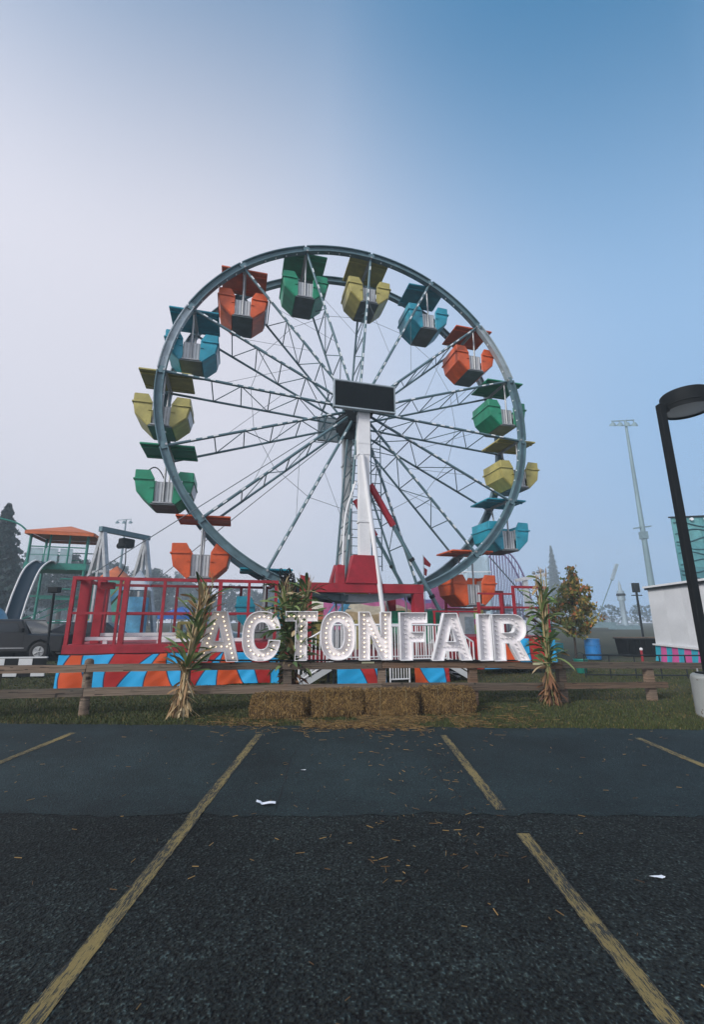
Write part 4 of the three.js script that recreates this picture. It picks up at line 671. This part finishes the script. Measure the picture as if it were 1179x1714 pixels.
{
  const t = thing('blue_drum', 'blue plastic drum standing on the grass beside the small maple', 'barrel', [9.86, 0, -18.75]);
  mesh('body', lathe([[0, 0], [0.27, 0], [0.285, 0.03], [0.29, 0.22], [0.3, 0.25], [0.29, 0.28], [0.29, 0.52], [0.3, 0.55], [0.29, 0.58], [0.285, 0.76], [0.27, 0.78]], 28), paint(lin(0.025, 0.24, 0.62), 0.4), t); mesh('lid', lathe([[0.285, 0.775], [0.295, 0.785], [0.295, 0.81], [0.26, 0.815], [0, 0.81]], 28), paint(lin(0.03, 0.26, 0.62), 0.4), t);
  const b = thing('black_trough', 'long black plastic trough under a pale plank near the booth', 'trough', [12.95, 0, -20.5]);
  mesh('tub', [extrude([[-0.82, 0], [0.82, 0], [0.92, 0.72], [-0.92, 0.72]], 0.7, [], 0.02).translate(0, 0.02, -0.35)], M.black, b); mesh('rim', spanBox(-0.97, 0.97, 0.725, 0.765, -0.42, 0.42), M.dark, b); for (let i = 0; i < 7; i++) mesh('rib', spanBox(-0.72 + i * 0.24 - 0.025, -0.72 + i * 0.24 + 0.025, 0.06, 0.7, 0.37, 0.42), M.black, b);
  const pl = mesh('plank', box(2.2, 0.05, 0.3, 0, 0, 0), woodA); pl.position.set(12.9, 0.795, -20.45); tag(pl, 'pale wooden plank lying across the black trough', 'plank');
  const pot = thing('green_bucket', 'small green bucket on the grass just beyond the fence', 'bucket', [6.95, 0, -14.0]); mesh('body', lathe([[0, 0.02], [0.13, 0.02], [0.2, 0.4], [0.215, 0.4], [0.215, 0.42], [0.19, 0.42]], 20), M.mint, pot); mesh('handle', new THREE.TorusGeometry(0.2, 0.008, 5, 16, Math.PI).translate(0, 0.4, 0), M.dark, pot);
  const br = thing('steel_barrier', 'low dark crowd barrier lying along the grass past the trailer end', 'barrier', [6.5, 0, -12.9], -0.06);
  for (const y of [0.1, 0.62]) mesh('rail', tube(V(0, y, 0), V(6.2, y, 0), 0.02, 6), M.dark, br); for (let i = 0; i <= 9; i++) mesh('upright', tube(V(i * 0.68, 0, 0), V(i * 0.68, 0.62, 0), 0.016, 6), M.dark, br);
  const rp = thing('red_post', 'short red marker post at the corner of the striped skirt', 'post', [11.3, 0, -17.9]); mesh('shaft', tube(V(0, 0, 0), V(0, 0.42, 0), 0.045, 10), M.red, rp); mesh('cap', lathe([[0, 0.52], [0.05, 0.5], [0.06, 0.46], [0.05, 0.42]], 12), M.white, rp);
}
// painted fun-house panel above the booth
{
  const t = thing('funhouse_panel', 'tall teal painted fun house panel rising behind the white booth', 'ride facade', [19.9, 0, -24], -0.2);
  for (let i = 0; i < 3; i++) for (let j = 0; j < 5; j++) mesh('panel', spanBox(-1.75 + i * 1.4, -0.36 + i * 1.4, 0.1 + j * 1.42, 1.51 + j * 1.42, -0.05 - 0.01 * ((i + j) % 2), 0.03), paint([lin(0.10, 0.33, 0.36), lin(0.13, 0.38, 0.40), lin(0.08, 0.27, 0.31)][(i * 2 + j) % 3], 0.6), t);
  for (let k = 0; k < 9; k++) { const y = 3.4 + k * 0.42, pts = []; for (let i = 0; i <= 10; i++) pts.push(V(-1.7 + i * 0.4, y + 0.16 * Math.sin(i * 0.9 + k * 1.7), 0.06)); mesh('painted_swirl', curveTube(pts, 0.018 + 0.02 * hash2(k, 2), 30, 5), paint(lin(0.03, 0.12, 0.15), 0.6), t); }
  mesh('lamp_bar', [spanBox(-1.9, 2.5, 7.18, 7.25, 0.03, 0.12)], M.dark, t); for (let i = 0; i < 6; i++) mesh('lamp', tube(V(-1.5 + i * 0.7, 7.05, 0.2), V(-1.5 + i * 0.7, 7.05, 0.1), 0.09, 10), M.lampCap, t);
}
// ------------------------------------------------------------------ left side: slide tower, steel frame ride, truck, checkered strip
{
  const t = thing('slide_tower', 'green slide tower with an orange peaked canopy in the mist', 'ride tower', [-16.75, 0, -25.4], 0.3), c = [[-1.4, -1.2], [1.4, -1.2], [1.4, 1.2], [-1.4, 1.2]];
  for (const [x, z] of c) mesh('post', tube(V(x, 0, z), V(x, 6.3, z), 0.075, 8), M.mint, t);
  for (const x of [-0.45, 0.5]) mesh('post', tube(V(x, 4.2, 1.2), V(x, 6.3, 1.2), 0.05, 8), M.mint, t);
  mesh('deck', spanBox(-1.5, 1.5, 4.25, 4.6, -1.3, 1.3), M.mint, t);
  for (const y of [1.4, 2.8]) for (const z of [-1.2, 1.2]) mesh('brace', [bar(V(-1.4, y, z), V(1.4, y, z), 0.08), bar(V(-1.4, y - 1.3, z), V(1.4, y, z), 0.05)], M.mint, t);
  for (const z of [-1.2, 1.2]) { mesh('guard_rail', [tube(V(-1.4, 5.5, z), V(1.4, 5.5, z), 0.035, 6), tube(V(-1.4, 5.05, z), V(0.6, 5.05, z), 0.03, 6)], M.mint, t); }
  for (let i = 0; i < 3; i++) mesh('guard_panel', spanBox(-1.33 + i * 0.72, -0.72 + i * 0.72, 4.62, 5.42, 1.2, 1.22), paint(lin(0.4, 0.55, 0.6), 0.5), t);
  for (let i = 0; i < 7; i++) mesh('stair_tread', spanBox(0.4, 1.3, 0.4 + i * 0.55, 0.46 + i * 0.55, 1.25 + (6 - i) * 0.1, 1.6 + (6 - i) * 0.1), M.mint, t);
  const r = new THREE.ConeGeometry(2.35, 0.62, 4, 1, true).rotateY(Math.PI / 4).translate(0.1, 6.62, 0); mesh('canopy', [r, spanBox(-1.55, 1.75, 6.12, 6.3, 1.62, 1.66), spanBox(-1.55, 1.75, 6.12, 6.3, -1.66, -1.62), spanBox(-1.6, -1.56, 6.12, 6.3, -1.6, 1.6), spanBox(1.76, 1.8, 6.12, 6.3, -1.6, 1.6)], M.canvasOrange, t);
  mesh('canopy_arm', curveTube([V(-1.5, 6.2, 1.2), V(-2.1, 6.7, 1.2), V(-3.0, 6.95, 1.2)], 0.05, 12, 6), M.mint, t);
  const chute = [], pts = [V(-0.35, 4.5, 1.3), V(-0.45, 4.62, 1.6), V(-0.75, 4.2, 2.0), V(-1.0, 2.9, 2.3), V(-1.15, 1.3, 2.5), V(-1.15, 0.4, 2.9)];
  const cv = new THREE.CatmullRomCurve3(pts), pos = [], idx = []; for (let i = 0; i <= 24; i++) { const p = cv.getPoint(i / 24); for (let j = 0; j <= 8; j++) { const a = Math.PI * (1 + j / 8); pos.push(p.x + 0.36 * Math.cos(a), p.y + 0.05, p.z - 0.45 * Math.sin(a) * -1); if (i && j) { const q = i * 9 + j; idx.push(q - 10, q - 9, q - 1, q - 9, q, q - 1); } } }
  const sg = new THREE.BufferGeometry(); sg.setAttribute('position', new THREE.Float32BufferAttribute(pos, 3)); sg.setIndex(idx); sg.computeVertexNormals(); mesh('chute', prep(sg), paint(lin(0.05, 0.13, 0.2), 0.35), t);
  mesh('chute_rim', [curveTube(pts.map((p) => p.clone().add(V(-0.36, 0.08, 0))), 0.045, 24, 6), curveTube(pts.map((p) => p.clone().add(V(0.36, 0.08, 0))), 0.045, 24, 6)], M.white, t);
  const f = thing('swing_ride', 'grey steel A-frame ride with a black motor on its crossbeam', 'ride frame', [-12.7, 0, -22], -0.42);
  for (const z of [0, -2.6]) { mesh('leg', bar(V(0, 6.0, z), V(-1.5, 0, z), 0.2, 0.2), M.galv, f); mesh('leg', bar(V(0, 6.0, z), V(1.6, 0, z), 0.2, 0.2), M.galv, f); mesh('cross_brace', bar(V(-0.62, 3.9, z), V(0.72, 3.9, z), 0.12, 0.12), M.galv, f); mesh('mast', bar(V(0, 0, z), V(0, 6.1, z), 0.16), M.galv, f); }
  mesh('crossbeam', bar(V(0, 6.05, 0.2), V(0, 6.05, -2.8), 0.26), M.steel, f); mesh('motor', [new RoundedBoxGeometry(0.5, 0.5, 0.7, 2, 0.08).translate(0, 5.55, -1.4), tube(V(-0.3, 5.4, -1.2), V(0.35, 5.4, -1.2), 0.16, 12)], M.black, f); mesh('hose', curveTube([V(0, 5.3, -1.4), V(0.3, 4.2, -1.2), V(0.1, 3.6, -1.0)], 0.03, 14, 5), M.black, f);
}
{
  const t = thing('pickup_truck', 'black pickup truck parked beside the trailer end behind the checkered strip', 'truck', [-13.45, 0, -18.4], 0.12);
  const arch = (c) => { const o = []; for (let i = 0; i <= 8; i++) { const a = Math.PI * (1 - i / 8); o.push([c + 0.44 * Math.cos(a), 0.4 + 0.44 * Math.sin(a)]); } return o; };
  const prof = [[-2.3, 0.4], ...arch(-1.5), ...arch(1.25), [2.0, 0.4], [2.05, 0.95], [0.75, 1.0], [0.45, 1.52], [-0.75, 1.55], [-0.95, 1.05], [-2.3, 1.05]];
  mesh('body', extrude(prof, 1.6, [], 0.05).translate(0, 0, -0.8), paint(lin(0.012, 0.013, 0.015), 0.3), t);
  mesh('window', [extrude([[-0.62, 1.1], [0.52, 1.1], [0.34, 1.44], [-0.62, 1.46]], 0.02).translate(0, 0, 0.851)], M.glass, t); mesh('windshield', bar(V(0.84, 1.03, 0), V(0.52, 1.5, 0), 0.02, 1.45), M.glass, t);
  for (const x of [-1.5, 1.25]) for (const z of [0.78, -0.78]) { const w = sub('wheel', t); mesh('tyre', new THREE.TorusGeometry(0.26, 0.11, 10, 24).translate(x, 0.38, z), M.rubber, w); mesh('rim', [tube(V(x, 0.38, z - 0.06), V(x, 0.38, z + 0.1), 0.2, 18), ...[0, 1, 2, 3, 4].map((q) => tube(V(x, 0.38, z + 0.11), V(x + 0.17 * Math.cos(q * 1.257), 0.38 + 0.17 * Math.sin(q * 1.257), z + 0.11), 0.025, 6))], M.galv, w); }
  mesh('bumper', spanBox(-2.42, -2.34, 0.42, 0.62, -0.8, 0.8), M.galv, t); mesh('tool_box', spanBox(-2.2, -1.0, 1.1, 1.3, -0.75, 0.75), M.dark, t); for (const [x0, x1, y0, y1] of [[-2.2, -0.95, 0.98, 1.0], [-2.2, -0.95, 0.72, 0.74], [-2.2, -2.17, 0.74, 0.98], [-0.98, -0.95, 0.74, 0.98], [-0.7, 0.7, 0.5, 0.53]]) mesh('trim_strip', spanBox(x0, x1, y0, y1, 0.851, 0.865), M.galv, t);
  mesh('door_seam', [spanBox(0.62, 0.635, 0.5, 1.05, 0.851, 0.856), spanBox(-0.78, -0.765, 0.5, 1.05, 0.851, 0.856)], M.rubber, t);
  mesh('mirror', spanBox(0.5, 0.62, 1.1, 1.25, 0.86, 1.02), M.black, t); mesh('door_handle', spanBox(-0.5, -0.34, 0.98, 1.02, 0.852, 0.88), M.galv, t); mesh('side_trim', spanBox(-2.2, -1.9, 0.7, 0.86, 0.852, 0.87), M.galv, t);
  const b = thing('fair_tub_ride', 'low orange ride platform with a blue dome beyond the black truck', 'ride', [-16.2, 0, -19.5], 0.1);
  mesh('platform', [extrude([[-1.5, 0.5], [2.0, 0.5], [2.3, 1.15], [1.2, 1.3], [-1.5, 1.35]], 1.6, [], 0.05).translate(0, 0, -0.8)], M.canvasOrange, b); mesh('dome', new THREE.SphereGeometry(0.62, 24, 12, 0, 6.3, 0, 1.6).scale(1, 1.35, 1).translate(0.55, 1.3, 0), paint(lin(0.10, 0.32, 0.5), 0.3), b); mesh('base', spanBox(-1.3, 2.1, 0, 0.5, -0.6, 0.6), M.dark, b);
}
{
  const c = thing('checker_barrier', 'black and white checkered board strip beyond the fence by the trailer', 'barrier', [-8.62, 0, -13.0], 0.12);
  for (let i = 0; i < 12; i++) for (let j = 0; j < 2; j++) mesh('checker_panel', spanBox(-0.36 * (i + 1) + 0.003, -0.36 * i - 0.003, 0.05 + j * 0.24, 0.05 + j * 0.24 + 0.234, -0.02, 0.02), (i + j) % 2 ? M.black : M.whiteGrey, c);
  mesh('cap', spanBox(-4.4, 0.02, 0.535, 0.57, -0.03, 0.03), M.whiteGrey, c); for (let i = 0; i < 5; i++) mesh('foot', spanBox(-0.2 - i * 1.0, -0.1 - i * 1.0, 0, 0.5, -0.2, -0.03), M.dark, c);
}
// ------------------------------------------------------------------ rides seen through the wheel and the frames
{
  const m = thing('painted_mural', 'painted ride front with pink, tan and purple hills behind the letters', 'ride facade', [1.6, 0, -22], 0.12);
  const wave = (y, a, f, ph, x0 = -3.6, x1 = 4.6) => { const p = [[x1, 0], [x0, 0]]; for (let i = 0; i <= 30; i++) { const x = x0 + (x1 - x0) * i / 30; p.push([x, y + a * Math.sin(x * f + ph) + 0.1 * Math.sin(x * f * 2.3)]); } return p; };
  [['hill', 2.62, 0.18, 1.1, 0.8, M.lilac], ['hill', 2.42, 0.16, 1.5, 1.2, M.pink], ['hill', 2.18, 0.12, 1.3, 2.4, M.cream], ['hill', 1.95, 0.1, 1.2, 0.2, M.tan], ['hill', 1.35, 0.3, 2.6, 0.7, M.teal], ['hill', 1.0, 0.2, 1.7, 2.1, M.yellow]].forEach(([n, y, a, f, ph, mt], i) => mesh('painted_hill', extrude(wave(y, a, f, ph, i > 3 ? -1.6 : -3.0 + (i > 1 ? 0.8 : 0), i > 3 ? 2.8 : 3.2), 0.05).translate(0, 0, i * 0.07), mt, m));
  const s = thing('blue_steps', 'pale blue slanted ride steps behind the letters T and O', 'stairs', [-1.2, 0, -19], 0.2); for (const z of [0, -0.8]) mesh('stringer', bar(V(-0.6, 0, z), V(1.1, 2.3, z), 0.16, 0.05), M.sky, s); for (let i = 0; i < 7; i++) { mesh('tread', spanBox(-0.5 + i * 0.24, -0.25 + i * 0.24, 0.22 + i * 0.3, 0.25 + i * 0.3, -0.78, -0.02), M.sky, s); mesh('baluster', tube(V(-0.4 + i * 0.24, 0.25 + i * 0.3, 0), V(-0.4 + i * 0.24, 0.95 + i * 0.3, 0), 0.025, 6), M.sky, s); } mesh('hand_rail', bar(V(-0.6, 0.75, 0), V(1.1, 3.05, 0), 0.06, 0.05), M.sky, s);
  const ct = thing('carousel_tent', 'small pale pointed carousel roof glimpsed left of the mural', 'tent', [-2.6, 0, -34]); ct.userData.label = 'small pale pointed carousel roof glimpsed between gantry leg and blue steps'; mesh('roof', lathe([[0, 4.2], [0.06, 3.9], [0.5, 3.2], [1.5, 2.5], [1.55, 2.3]], 16), M.cream, ct); mesh('drum', lathe([[1.2, 2.4], [1.2, 0]], 16), M.canvasOrange, ct);
  const w = thing('ticket_wall', 'white walled ride booth with pink sign behind the second letter A', 'booth', [4.75, 0, -20.2], 0.05); mesh('wall', spanBox(-1.35, 1.3, 0.1, 1.95, -0.06, 0), M.white, w); mesh('roof', spanBox(-1.5, 1.45, 1.955, 2.03, -1.2, 0.15), M.steel, w); mesh('side_wall', spanBox(1.24, 1.3, 0.1, 1.95, -1.1, -0.07), M.white, w); mesh('sign', spanBox(-1.1, 0.2, 2.05, 3.05, -0.3, -0.25), M.pink, w); mesh('shutter', spanBox(0.3, 1.1, 0.6, 1.7, 0.002, 0.03), paint(lin(0.45, 0.55, 0.62), 0.5), w);
  const rp = thing('striped_column', 'column striped pink, green and yellow beside the white ride booth', 'column', [5.35, 0, -19]); for (let i = 0; i < 10; i++) mesh('stripe', tube(V(0, i * 0.23, 0), V(0, i * 0.23 + 0.23, 0), 0.2, 14), [M.pink, paint(lin(0.3, 0.6, 0.2), 0.5), M.yellow][i % 3], rp);
  const fl = thing('pennant', 'small red pennant flag on a pole beyond the gantry', 'flag', [2.86, 0, -17.5]); mesh('pole', tube(V(0, 0, 0), V(0, 4.1, 0), 0.015, 6), M.galv, fl); mesh('cloth', extrude([[0.02, 4.05], [0.3, 3.72], [0.24, 3.6], [0.02, 3.72]], 0.01), M.red, fl); mesh('cloth', extrude([[0.02, 3.6], [0.14, 3.5], [0.1, 3.25], [0.02, 3.3]], 0.01), M.red, fl);
  const d = thing('pale_canopy', 'pale blue rounded inflatable arch panel behind the orange gondola', 'inflatable', [16.4, 0, -58]); d.scale.setScalar(1.42); const sg = new RoundedBoxGeometry(2.5, 7.0, 0.8, 5, 0.39); sg.translate(0, 3.5, 0); mesh('body', sg, paint(lin(0.45, 0.6, 0.7), 0.35), d); mesh('seam_band', [spanBox(-1.26, 1.26, 4.0, 4.08, -0.41, 0.41), spanBox(-1.26, 1.26, 5.3, 5.38, -0.41, 0.41)], M.white, d);
  const c = thing('arch_ride', 'purple lattice arch ride looming in the mist beyond the trailer end', 'ride', [21.2, 0, -62], 0.1); c.scale.setScalar(1.4);
  const arch = (r, k, z) => { const p = []; for (let i = 0; i <= 28; i++) { const a = Math.PI * i / 28; p.push(V(-r * Math.cos(a), 8.0 * k * Math.sin(a), z)); } return curveTube(p, 0.08, 50, 6); };
  mesh('arch', arch(3.0, 1, 0), M.purple, c); mesh('arch', arch(3.0, 1, -1.2), M.purple, c); for (let i = 1; i < 19; i++) { const x = -3 + i * 0.316, y = 8.0 * Math.sqrt(1 - x * x / 9); mesh('hanger_rod', tube(V(x, 0, 0), V(x, y, 0), 0.035, 5), M.purple, c); mesh('hanger_rod', tube(V(x, 0, -1.2), V(x + 0.16, y * 0.98, -1.2), 0.035, 5), M.purple, c); } mesh('diagonal', [bar(V(-1.2, 7.2, 0.05), V(2.7, 2.6, 0.05), 0.09), bar(V(-2.4, 2.0, 0.05), V(2.6, 2.0, 0.05), 0.08)], M.dark, c);
  const a = thing('swing_arm_ride', 'white armed ride with lamps behind the green corn stalks', 'ride', [8.6, 0, -22], 0); mesh('mast', bar(V(0.1, 0, 0), V(0.0, 3.6, 0), 0.22), M.white, a); mesh('arm', bar(V(-0.5, 3.45, 0.1), V(1.0, 3.75, 0.1), 0.16), M.white, a); for (let i = 0; i < 3; i++) mesh('lamp', new THREE.SphereGeometry(0.09, 10, 8).translate(0.45 + i * 0.22, 3.82 + i * 0.05, 0.1), M.galv, a); mesh('brace', bar(V(0.9, 0.4, 0.15), V(0.05, 2.6, 0.15), 0.14), M.white, a); mesh('base', [spanBox(-0.9, 1.3, 0, 0.5, -0.6, 0.6)], M.teal, a); mesh('seat_shell', [new RoundedBoxGeometry(0.5, 0.8, 0.5, 3, 0.15).translate(0.7, 1.1, 0.3)], M.teal, a);
}
function rocket(label, x, D, s) {
  const t = thing('rocket_ride', label, 'ride', [x, 0, -D]);
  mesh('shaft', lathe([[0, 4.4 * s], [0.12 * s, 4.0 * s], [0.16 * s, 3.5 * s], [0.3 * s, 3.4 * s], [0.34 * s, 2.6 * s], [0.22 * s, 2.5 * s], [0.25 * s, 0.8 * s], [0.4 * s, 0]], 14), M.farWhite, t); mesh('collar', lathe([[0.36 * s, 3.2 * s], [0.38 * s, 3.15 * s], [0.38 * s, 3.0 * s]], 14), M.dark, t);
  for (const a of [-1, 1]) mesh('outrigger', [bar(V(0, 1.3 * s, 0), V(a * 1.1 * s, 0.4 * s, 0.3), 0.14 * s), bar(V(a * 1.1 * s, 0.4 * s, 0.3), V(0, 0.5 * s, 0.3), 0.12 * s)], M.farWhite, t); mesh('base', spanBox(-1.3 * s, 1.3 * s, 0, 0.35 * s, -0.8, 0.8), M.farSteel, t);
}
rocket('white rocket shaped ride column standing in the mist beyond the trough', 43.5, 72, 1.75);
{
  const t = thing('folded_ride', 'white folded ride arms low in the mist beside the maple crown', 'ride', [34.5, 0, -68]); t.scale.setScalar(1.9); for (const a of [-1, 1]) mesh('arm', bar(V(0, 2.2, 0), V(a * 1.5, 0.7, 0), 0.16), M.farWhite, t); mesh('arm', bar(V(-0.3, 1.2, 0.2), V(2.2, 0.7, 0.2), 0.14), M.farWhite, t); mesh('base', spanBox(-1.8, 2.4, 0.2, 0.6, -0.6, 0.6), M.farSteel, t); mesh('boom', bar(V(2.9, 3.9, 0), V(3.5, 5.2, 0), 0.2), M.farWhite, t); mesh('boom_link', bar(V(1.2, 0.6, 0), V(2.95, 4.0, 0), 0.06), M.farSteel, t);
}
// between the frames of the trailer: a slide, a tent, parked cars
{
  const s = thing('kiddie_slide', 'yellow and blue kiddie slide seen through the red trailer frame', 'slide', [-12.2, 0, -23], 0.2); mesh('chute', bar(V(-1.2, 1.2, 0), V(0.6, 3.6, 0), 0.12, 0.9), M.yellow, s); mesh('side', bar(V(-1.25, 1.0, 0.47), V(0.6, 3.4, 0.47), 0.18, 0.06), M.sky, s); mesh('tower', [spanBox(0.6, 1.5, 0, 2.7, -0.5, 0.5)], M.sky, s); mesh('roof', new THREE.ConeGeometry(0.8, 1.1, 4).rotateY(0.785).translate(1.05, 3.6, 0), M.white, s); mesh('leg', [tube(V(-0.4, 0, 0.3), V(-0.4, 2.1, 0.3), 0.04, 6)], M.galv, s);
  const b = thing('vendor_tent', 'low tent with a bright blue top behind the trailer deck', 'tent', [-10.6, 0, -28]); mesh('top', new THREE.ConeGeometry(1.5, 0.5, 4).rotateY(0.785).translate(0, 2.1, 0), paint(lin(0.02, 0.14, 0.5), 0.6), b); mesh('valance', spanBox(-1.05, 1.05, 1.6, 1.85, -1.05, 1.05), paint(lin(0.02, 0.16, 0.55), 0.6), b); for (const x of [-1, 1]) for (const z of [-1, 1]) mesh('pole', tube(V(x, 0, z), V(x, 1.65, z), 0.04, 6), M.white, b);
  const o = thing('peaked_roof', 'tiny orange peaked stall roof beyond the grey steel frame', 'stall', [-18.2, 0, -34]); mesh('roof', new THREE.ConeGeometry(1.3, 1.0, 4).rotateY(0.785).translate(0, 5.1, 0), M.canvasOrange, o); mesh('body', spanBox(-0.8, 0.8, 0, 4.6, -0.8, 0.8), M.mint, o);
  const car = (label, x, D, r, m) => { const t = thing('parked_car', label, 'car', [x, 0, -D], r, 'cars parked behind the trailer'); mesh('body', extrude([[-2, 0.35], [2, 0.35], [2.05, 0.75], [1.2, 0.9], [0.6, 1.4], [-1.0, 1.42], [-1.7, 0.95], [-2.05, 0.85]], 1.6, [], 0.05).translate(0, 0, -0.8), m, t); mesh('window', extrude([[-0.95, 0.95], [0.95, 0.95], [0.52, 1.33], [-0.92, 1.34]], 0.02).translate(0, 0, 0.852), M.glass, t); for (const px of [-1.3, 1.3]) for (const z of [0.78, -0.78]) mesh('wheel', tube(V(px, 0.33, z - 0.1), V(px, 0.33, z + 0.1), 0.33, 18), M.rubber, t); for (const z of [-0.55, 0.55]) mesh('headlight', new RoundedBoxGeometry(0.05, 0.14, 0.3, 2, 0.02).translate(2.06, 0.7, z), M.lampCap, t); };
  car('dark parked car behind the trailer, just under the kiddie slide', -11.6, 20.5, 0.3, paint(lin(0.02, 0.03, 0.04), 0.3));
  car('grey blue parked car behind the trailer near the blue tent', -7.6, 24, 0.15, paint(lin(0.12, 0.2, 0.26), 0.3));
}
renderer.render(scene, camera);
